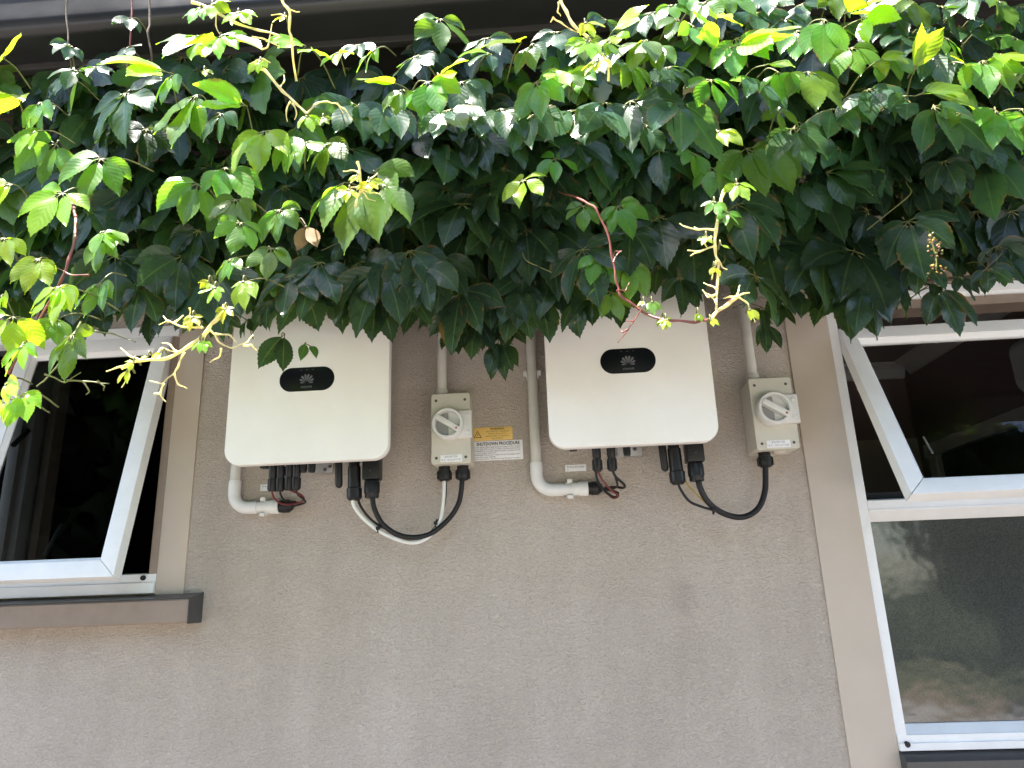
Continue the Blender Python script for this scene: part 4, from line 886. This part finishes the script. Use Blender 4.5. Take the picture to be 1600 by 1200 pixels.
 (690, 310, 92, -4, T0, -.56, 5, 40, .18), (655, 320, 104, 6, T0, -.56, 5, 38, .18), (722, 318, 82, 10, T0, -.54, 4, 38, .18), (745, 335, 80, 0, T0, -.52, 4, 38, .18), (770, 300, 70, 5, T0, -.54, 5, 40, .2), (690, 400, 92, -8, T0, -.46, 5, 38, .16),
 (800, 358, 100, -26, T0, -.60, 3, 34, .18), (822, 358, 108, 2, T0, -.61, 3, 34, .18), (850, 350, 112, 16, T0, -.60, 3, 34, .18), (880, 300, 78, -10, T0, -.54, 4, 40, .2), (640, 392, 100, 4, T0, -.48, 5, 38, .16), (600, 420, 96, 8, T0, -.44, 4, 38, .16),
 (540, 400, 104, -4, T0, -.46, 5, 38, .16), (500, 410, 92, -12, T0, -.46, 5, 38, .16), (560, 410, 100, 10, T0, -.44, 4, 38, .16), (455, 430, 76, 0, T0, -.44, 5, 38, .16), (335, 430, 92, 0, T0, -.46, 5, 38, .16), (285, 400, 100, 4, T0, -.48, 5, 38, .16), (235, 395, 100, -2, T0, -.50, 5, 38, .16), (220, 450, 76, 8, T0, -.46, 5, 38, .16), (180, 400, 90, 0, T0, -.52, 5, 38, .16),
 (912, 322, 44, -8, T2, -.62, 5, 56, .3), (966, 322, 50, 25, T2, -.62, 5, 48, .3), (938, 402, 44, 0, T2, -.58, 4, 56, .3), (980, 416, 46, 20, T2, -.58, 4, 48, .3), (955, 456, 40, -10, T2, -.56, 4, 48, .3), (1110, 262, 42, -4, T2, -.66, 3, 44, .25), (1140, 330, 34, 8, T2, -.64, 4, 42, .25),
 (1030, 340, 96, 0, T0, -.50, 5, 38, .16), (1080, 370, 90, 4, T0, -.46, 5, 38, .16), (1060, 440, 50, 0, T0, -.36, 3, 50, .3), (985, 360, 80, -8, T0, -.48, 5, 38, .16), (910, 390, 84, 4, T0, -.46, 5, 38, .16), (1150, 320, 100, -4, T0, -.52, 5, 38, .16), (1195, 380, 92, 2, T0, -.48, 5, 38, .16), (1215, 355, 96, 10, T0, -.5, 4, 38, .16), (1180, 430, 70, 0, T0, -.42, 4, 38, .16),
 (1290, 400, 108, -8, T0, -.52, 4, 36, .16), (1335, 392, 112, 4, T0, -.54, 4, 36, .16), (1365, 395, 96, 14, T0, -.52, 4, 36, .16), (1255, 410, 84, -10, T0, -.46, 4, 38, .16), (1420, 345, 90, 0, T0, -.50, 5, 38, .16), (1475, 330, 94, 4, T0, -.52, 5, 38, .16), (1525, 330, 96, 10, T0, -.54, 5, 38, .16), (1580, 330, 92, 0, T0, -.54, 5, 38, .16), (1500, 380, 76, 6, T0, -.46, 5, 38, .16), (1556, 385, 66, 8, T0, -.48, 5, 38, .16), (1420, 395, 60, 0, T1, -.48, 4, 40, .16), (1596, 385, 52, 0, T0, -.48, 4, 40, .16),
 # --- bottom fringe in front of the wall
 (476, 455, 62, -4, T0, -.36, 4, 40, .16), (420, 470, 52, -10, T0, -.36, 4, 40, .2), (445, 522, 60, -14, T0, -.34, 2, 30, .2), (478, 535, 26, 4, T1, -.34, 1, 30, .2), (484, 540, 26, 60, T1, -.34, 1, 30, .3), (588, 460, 78, 10, T0, -.38, 2, 26, .2), (560, 445, 66, 0, T0, -.40, 4, 38, .16),
 (630, 440, 72, -4, T0, -.40, 4, 38, .16), (660, 420, 72, 6, T0, -.40, 4, 38, .16), (720, 455, 84, 6, T0, -.34, 4, 34, .16), (735, 480, 66, 0, T0, -.30, 4, 36, .16), (765, 460, 56, 8, T0, -.32, 3, 40, .16), (780, 530, 60, 2, T0, -.28, 2, 30, .16), (772, 498, 34, 14, T1, -.28, 2, 50, .2), (805, 448, 62, -12, T0, -.38, 4, 40, .16), (832, 432, 82, 0, T0, -.40, 4, 36, .16), (868, 435, 72, 8, T0, -.40, 4, 36, .16),
 (905, 470, 56, -6, T0, -.36, 3, 44, .16), (925, 462, 60, 10, T0, -.36, 3, 40, .16), (950, 440, 62, 0, T0, -.40, 3, 40, .16), (1062, 432, 52, 0, T0, -.38, 3, 48, .25), (1030, 415, 44, -10, T0, -.40, 3, 46, .2), (1195, 505, 46, 0, T0, -.26, 3, 40, .2), (1190, 480, 40, 6, T0, -.28, 3, 40, .2), (1215, 470, 40, -10, T0, -.32, 3, 40, .2),
 (1258, 462, 40, -70, T0, -.34, 2, 36, .2), (1222, 450, 52, 8, T0, -.36, 3, 40, .2), (1310, 440, 76, 10, T0, -.40, 4, 36, .16), (1350, 450, 66, 4, T0, -.40, 4, 38, .16), (1385, 440, 52, 0, T0, -.40, 3, 40, .16), (1466, 448, 66, 6, T0, -.40, 3, 40, .2), (1466, 446, 44, -80, T0, -.40, 2, 40, .3), (1500, 432, 40, 20, T0, -.42, 3, 42, .2), (1440, 410, 60, -8, T0, -.44, 4, 38, .16), (1545, 420, 40, 0, T0, -.44, 4, 40, .2),
 (738, 508, 54, 6, T0, -.28, 3, 36, .16), (784, 540, 48, 2, T0, -.27, 3, 34, .16), (770, 512, 50, -8, T0, -.28, 3, 38, .16), (715, 510, 44, -4, T0, -.28, 3, 38, .16), (1300, 452, 66, -6, T0, -.38, 4, 36, .16), (1345, 468, 54, 6, T0, -.38, 4, 36, .16), (705, 462, 66, -6, T0, -.30, 4, 38, .16), (722, 486, 60, 4, T0, -.29, 4, 38, .16), (746, 496, 52, 8, T0, -.28, 3, 40, .16), (760, 470, 60, -8, T0, -.30, 4, 38, .16), (792, 470, 58, 10, T0, -.31, 3, 38, .16), (796, 505, 44, 4, T0, -.29, 3, 40, .16), (660, 455, 56, 0, T0, -.34, 4, 38, .16), (812, 470, 60, -4, T0, -.33, 4, 38, .16),
 (150, 470, 62, 0, T0, -.50, 5, 40, .2), (110, 470, 60, -8, T0, -.54, 5, 40, .2), (245, 480, 50, 10, T0, -.44, 4, 40, .2), (300, 470, 52, 0, T0, -.42, 4, 40, .2), (345, 490, 44, 4, T0, -.40, 4, 40, .2), (385, 500, 36, 10, T0, -.38, 3, 40, .2),
 (80, 400, 70, 0, T1, -.60, 5, 40, .25), (30, 440, 60, 10, T1, -.62, 5, 40, .25), (48, 340, 60, 10, T1, -.64, 5, 42, .3),
]
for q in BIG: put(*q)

# --- the dense inner foliage behind them, then added leaves blocking sky
ENV_T = [(0, 90), (100, 85), (180, 85), (250, 80), (330, 70), (430, 75), (500, 80), (640, 70), (740, 70), (800, 75), (900, 65), (960, 45), (1040, 25), (1150, 10), (1350, 10), (1420, 30), (1600, 30)]
ENV_B = [(0, 520), (60, 520), (120, 520), (160, 480), (240, 490), (330, 490), (400, 480), (480, 470), (560, 470), (600, 460), (640, 455), (690, 445), (740, 470), (800, 470), (840, 475), (900, 470), (960, 455), (1010, 425), (1050, 440), (1100, 425), (1130, 435), (1180, 460), (1240, 440), (1290, 460), (1380, 450), (1430, 425), (1470, 440), (1520, 425), (1560, 415), (1600, 400)]
def env(tab, x):
    x = min(max(x, 0), 1600)
    for (a, b), (c, d) in zip(tab, tab[1:]):
        if a <= x <= c: return b + (d - b) * (x - a) / (c - a)
    return tab[-1][1]
core = acc_new(); r2 = random.Random(21)
extra_leaf = 300 - N_LEAF[0]
for k in range(560):
    px = -60 + 1720 * ((k * .61803) % 1) + r2.uniform(-12, 12)
    t_, b_ = env(ENV_T, px), env(ENV_B, px)
    fr = r2.random() ** .9
    py = t_ + (b_ - t_) * fr
    lay = r2.random()
    # the mass hangs from the gutter line and leans back to the wall further down
    y = -.52 + .20 * fr + lay * .14 + r2.uniform(-.02, .02)
    L = (70 + 34 * r2.random()) * 1.0
    py -= L * .55 * fr
    J = at(px, py, y); Lm = L * depth(J) / FPX
    if J.z > 2.735: J = J * 1.0; J.z = 2.735
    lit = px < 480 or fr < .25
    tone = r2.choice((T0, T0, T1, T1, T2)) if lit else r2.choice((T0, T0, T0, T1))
    if k % 7 == 0 and extra_leaf > 0:
        a_ = acc_new(); palm_leaf(a_, J, r2.gauss(0, 26), Lm, tone, r2, 5, 40, .25, r2.uniform(-.4, .4), 1.2); leaf_object('leaf', a_, vine, J, LEAFM); extra_leaf -= 1
    else:
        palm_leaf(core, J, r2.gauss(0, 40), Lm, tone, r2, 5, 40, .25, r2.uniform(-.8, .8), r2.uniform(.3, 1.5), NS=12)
for k in range(420):  # leaves out of view, added to keep sky off the right sash
    J = Vector((r2.uniform(.70, 1.75), r2.uniform(-1.06, -.64), 0)); J.z = 2.80 + (-.64 - J.y) * .35 + r2.uniform(-.02, .32)
    palm_leaf(core, J, r2.gauss(0, 50), r2.uniform(.08, .11), T0, r2, 5, 40, .5, r2.uniform(-.8, .8), r2.uniform(.3, 1.0), NS=12)
o = leaf_object('inner_and_blocking_foliage', core, vine, VO.copy(), LEAFM); o['kind'] = 'stuff'
print('leaves', N_LEAF[0])

# --- woody runners along the eave and hanging stems
def stem_part(name, pts, r, m_, parent=None, seg=7):
    P = [at(*q) for q in pts]
    rr = r if isinstance(r, list) else [r] * len(P)
    if len(rr) != len(P): rr = [rr[0] + (rr[-1] - rr[0]) * i / (len(P) - 1) for i in range(len(P))]
    Q, S = [], []
    for i in range(len(P)):
        Q.append(P[i]); S.append(rr[i] * 1.18)
        if i < len(P) - 1:
            Q.append(P[i].lerp(P[i + 1], .5) + Vector((r2.uniform(-1, 1), 0, r2.uniform(-1, 1))) * rr[i] * .9); S.append((rr[i] + rr[i + 1]) * .42)
    return build(name, MB().tube(Q, S, seg, 4), m_, parent or vine)
for k in range(7):
    yy = -.38 + .04 * k; zz = 2.70 - .05 * k
    pts = [Vector((-1.9 + .38 * i, yy + r2.uniform(-.03, .03), zz + r2.uniform(-.05, .04) - .02 * k)) for i in range(11)]
    build('runner', MB().tube(pts, .0045, 7, 5), M_STEMB, vine)
for k in range(22):
    px = 10 + 1580 * ((k * .61803) % 1); py = r2.uniform(150, 400); y0 = -.34 + r2.uniform(-.03, .1)
    pts = [(px, py, y0), (px + r2.uniform(-40, 40), py + 30, y0 - .03), (px + r2.uniform(-80, 80), py + r2.uniform(40, 90), y0 - .04)]
    stem_part('twig', pts, [.0016, .0009], r2.choice((M_STEMB, M_STEMB, M_STEMG)), seg=5)
stem_part('hanging_stem', [(105, -8, -.60), (104, 30, -.60), (107, 70, -.60), (112, 110, -.58)], .0016, M_STEMB)
stem_part('hanging_stem', [(205, -8, -.60), (206, 25, -.60), (204, 60, -.60), (198, 110, -.58)], .0016, M_STEMR)
stem_part('hanging_stem', [(233, -8, -.60), (234, 30, -.60), (231, 50, -.605), (236, 80, -.60), (240, 120, -.58)], .0020, M_STEMB)
for q in ((206, 28, 30, 10, T1, -.60, 3, 40, .25), (112, 72, 32, -6, T1, -.60, 4, 44, .3), (200, 74, 26, 10, T1, -.60, 4, 44, .3), (118, 110, 40, 0, T1, -.58, 5, 46, .3), (100, 118, 44, 0, T1, -.57, 5, 46, .3), (150, 105, 36, 10, T1, -.57, 5, 46, .3)): put(*q)
# --- red stem on the left and the pinkish hanging shoot on the right
def zl(x, y): return (x / 3.158, 300 + y / 3.158)
def zr(x, y): return (800 + x / 3.158, 220 + y / 3.158)
def zt(x, y): return (400 + x / 3.158, y / 3.158)
def zq(x, y): return (800 + x / 3.158, y / 3.158)
def za(x, y): return (x / 3.2, y / 3.2)
def shoot(conv, y, pts, r, m_, arms=(), buds=(), name='shoot'):
    """a young shoot: main stem, tendrils and small unfolding leaves"""
    s_ = stem_part(name, [(*conv(a, b), y + d) for a, b, d in pts], r, m_)
    for ar in arms: stem_part('tendril', [(*conv(a, b), y + .004 * i - .006) for i, (a, b) in enumerate(ar)], [.0015, .0007], m_, s_, 6)
    for (a, b, L, ang, tone, n) in buds:
        J = at(*conv(a, b), y - .005); acc = acc_new(); Lm = L / 3.158 * depth(J) / FPX
        palm_leaf(acc, J, ang, Lm, tone, rng, n, 42, .3, 0, .5, .24, stem=True, NS=10, back=J + Vector((0, .016, .001)))
        leaf_object('young_leaf', acc, s_, J, LEAFM)
    return s_
shoot(zl, -.74, [(350, 20, .24), (365, 80, .12), (375, 130, .03), (370, 230, .01), (340, 330, 0), (300, 440, 0), (235, 560, 0), (175, 670, 0), (120, 750, 0), (40, 900, 0)], [.0026, .0017], M_STEMR, [[(235, 560), (200, 620), (130, 690)], [(440, 410), (350, 410), (270, 370)]], [], 'red_shoot')
shoot(zl, -.72, [(400, 640, .02), (350, 720, 0), (290, 850, 0), (220, 930, 0), (180, 960, 0)], [.0016, .0011], M_STEMG, [[(400, 665), (480, 690), (560, 700), (670, 740)], [(220, 900), (320, 940), (400, 890)], [(330, 930), (420, 935), (480, 940), (540, 945)], [(410, 935), (440, 985), (425, 1000)], [(480, 930), (515, 960), (512, 980)]])
shoot(zl, -.88, [(1110, 560, .01), (1070, 630, 0), (1020, 690, 0), (930, 762, 0), (820, 822, 0), (690, 832, 0), (640, 848, 0), (600, 872, 0)], [.0028, .0016], M_STEMY,
      [[(1035, 680), (1080, 740), (1150, 770), (1220, 742), (1250, 705)], [(1200, 755), (1240, 755), (1268, 782)], [(1060, 700), (1130, 705), (1165, 745)], [(1090, 770), (1080, 815), (1035, 842)], [(1000, 668), (900, 665), (830, 635), (785, 655)], [(830, 640), (806, 612)], [(860, 645), (905, 608)],
       [(910, 790), (880, 860), (860, 895), (800, 945), (740, 932)], [(860, 895), (880, 950), (925, 970)], [(808, 945), (792, 995), (818, 1035)], [(792, 995), (760, 995)], [(700, 832), (640, 810), (595, 770)], [(640, 845), (580, 865), (525, 885)], [(640, 850), (630, 900), (600, 965)], [(760, 820), (800, 770), (870, 790)], [(880, 790), (840, 755), (800, 745)], [(935, 570), (935, 610)]],
      [(950, 615, 80, 0, T4, 5), (1060, 470, 90, -20, T3, 5), (1030, 440, 60, -40, T4, 3), (1110, 575, 80, 5, T4, 5), (985, 735, 70, 10, T3, 3), (1010, 740, 60, 45, T3, 2), (660, 840, 60, -60, T4, 3), (630, 880, 80, -15, T4, 2), (800, 800, 50, -70, T4, 2), (730, 815, 40, -80, T4, 2), (1200, 440, 70, 5, T3, 4)])
shoot(zr, -.535, [(230, 250, .16), (290, 270, .09), (350, 295, .03), (410, 330, .0), (465, 440, 0), (490, 560, 0), (512, 690, 0), (535, 765, 0), (640, 840, 0), (760, 885, -.02), (900, 895, -.06), (980, 880, -.10), (1060, 810, -.13), (1110, 770, -.15)], [.0018, .0026], M_STEMR,
      [[(500, 600), (520, 560), (540, 545), (510, 545), (500, 575)], [(515, 740), (560, 740), (580, 700)], [(640, 830), (600, 890), (560, 950), (520, 998)], [(575, 930), (545, 945), (535, 935)], [(600, 890), (560, 890)]],
      [(690, 790, 80, 0, T2, 3), (650, 790, 40, -50, T3, 2), (745, 870, 70, 10, T3, 3)])
shoot(zr, -.80, [(980, 882, 0), (1060, 812, 0), (1110, 770, 0)], [.0024, .0026], M_STEMY, [[(1110, 770), (1140, 755), (1172, 750)], [(1105, 775), (1118, 740), (1125, 712)], [(1110, 772), (1070, 770), (1042, 778)], [(1120, 772), (1160, 800), (1180, 850), (1200, 895)]], [(1170, 830, 70, 20, T4, 2), (760, 880, 60, -30, T4, 3), (980, 885, 50, 60, T4, 3), (920, 850, 50, -10, T3, 2)])
shoot(zr, -.80, [(1048, 245, .01), (1030, 330, 0), (1008, 440, 0), (1003, 530, 0), (1020, 600, 0), (1015, 690, 0), (1008, 850, 0)], [.0026, .0015], M_STEMY,
      [[(1000, 440), (920, 438), (860, 425), (828, 408)], [(920, 438), (900, 425)], [(1000, 520), (930, 545), (865, 540)], [(930, 545), (880, 568)], [(985, 470), (950, 500), (965, 530)], [(1012, 590), (1035, 620), (1062, 635)], [(1010, 590), (990, 640), (985, 685)], [(1005, 760), (965, 770), (940, 735)], [(1008, 800), (985, 770), (950, 750)], [(1008, 730), (980, 715), (945, 700)]],
      [(1000, 300, 90, -20, T2, 4), (1060, 355, 85, 10, T2, 4), (1110, 210, 110, 0, T3, 4), (960, 470, 60, -30, T3, 3), (1030, 515, 45, 70, T3, 1), (1000, 620, 60, -10, T4, 2)])
shoot(zt, -.76, [(-30, 320, 0), (40, 345, 0), (130, 450, 0), (195, 510, 0), (250, 560, 0)], [.0027, .0019], M_STEMY, [[(250, 560), (300, 510), (350, 500), (400, 512), (430, 560)], [(400, 510), (440, 540), (475, 590)], [(120, 430), (140, 400), (138, 370)], [(170, 500), (150, 550), (155, 600)], [(0, 300), (35, 290), (70, 310)], [(180, 510), (200, 560), (190, 590)]], [(20, 300, 90, -20, T4, 4), (250, 570, 110, 20, T3, 3), (330, 580, 60, 20, T3, 4)])
shoot(za, -.78, [(960, 10, 0), (1080, 60, 0), (1180, 115, 0), (1290, 150, 0), (1395, 178, 0)], [.0027, .0016], M_STEMY, [[(1260, 185), (1320, 195), (1400, 232)], [(1080, 60), (1080, 130), (1110, 185)], [(1310, 245), (1340, 230), (1360, 120)], [(1370, 200), (1410, 180)]], [(1100, 180, 150, 30, T3, 4), (1060, 20, 110, 40, T3, 4), (1000, 40, 110, -30, T2, 3), (1190, 60, 110, 20, T3, 4), (1050, 220, 110, 0, T4, 3), (1020, 350, 60, 50, T4, 2)])
shoot(zt, -.78, [(125, -20, 0), (160, 45, 0), (165, 110, 0), (175, 190, .01), (200, 400, .06)], [.0026, .0018], M_STEMY, [[(160, 45), (190, 55), (215, 58)], [(150, 80), (120, 70), (75, 75)]], [(140, 80, 70, -60, T4, 3)])
shoot(zq, -.78, [(235, -20, 0), (270, 60, 0), (300, 120, 0), (370, 180, 0), (420, 240, 0), (470, 310, 0), (475, 400, .02)], [.0028, .0018], M_STEMY, [[(200, 85), (240, 110), (290, 145), (350, 165)], [(230, 10), (225, 60), (240, 80)], [(205, 85), (190, 110)]], [(360, 110, 110, 25, T4, 3), (380, 200, 140, -25, T3, 4), (430, 300, 110, -40, T4, 4), (480, 210, 110, 20, T2, 3)])
shoot(lambda a, b: (400 + a / 3.158, 220 + b / 3.158), -.76, [(500, 105, 0), (512, 180, 0), (515, 250, 0), (490, 325, 0)], [.0024, .0018], M_STEMY, [[(515, 240), (560, 255), (612, 262)], [(515, 230), (565, 240), (605, 215)], [(510, 160), (470, 145), (430, 150)], [(520, 250), (550, 285), (590, 298)], [(535, 220), (560, 190), (600, 160)], [(500, 230), (460, 235), (420, 270)]], [(555, 200, 80, 30, T4, 4), (460, 240, 90, -30, T4, 4), (500, 170, 60, -40, T4, 3)])
# berry panicle in the shade near the right window
cl = MB(); cc = at(1458, 398, -.46)
bm_ = bmesh.new(); bmesh.ops.create_icosphere(bm_, subdivisions=1, radius=1); bv = [v.co.copy() for v in bm_.verts]; bf = [[v.index for v in f.verts] for f in bm_.faces]; bm_.free()
pan = build('flower_cluster', MB().tube([cc + Vector((0, 0, .05)), cc + Vector((.004, 0, 0)), cc + Vector((0, 0, -.03))], .0015, 6, 5), M_STEMG, vine)
for k in range(40):
    p = cc + Vector((r2.gauss(0, .008), r2.gauss(0, .008) - .008, r2.uniform(-.035, .035))); b = MB(); b.add([p + v * r2.uniform(.0018, .003) for v in bv], bf)
    build('flower_bud', b, r2.choice((M_DRY, M_YELC, M_STEMG)), pan)
# two dead leaves caught in the mass
for px, py, ang in ((478, 352, 10), (1095, 120, -30)):
    J = at(px, py, -.60); a_ = acc_new(); palm_leaf(a_, J, ang, .05, .9, rng, 2, 40, .2, 0, .5)
    q = leaf_object('dry_leaf', a_, vine, J, [M_DRY, M_STEMB, M_STEMR])
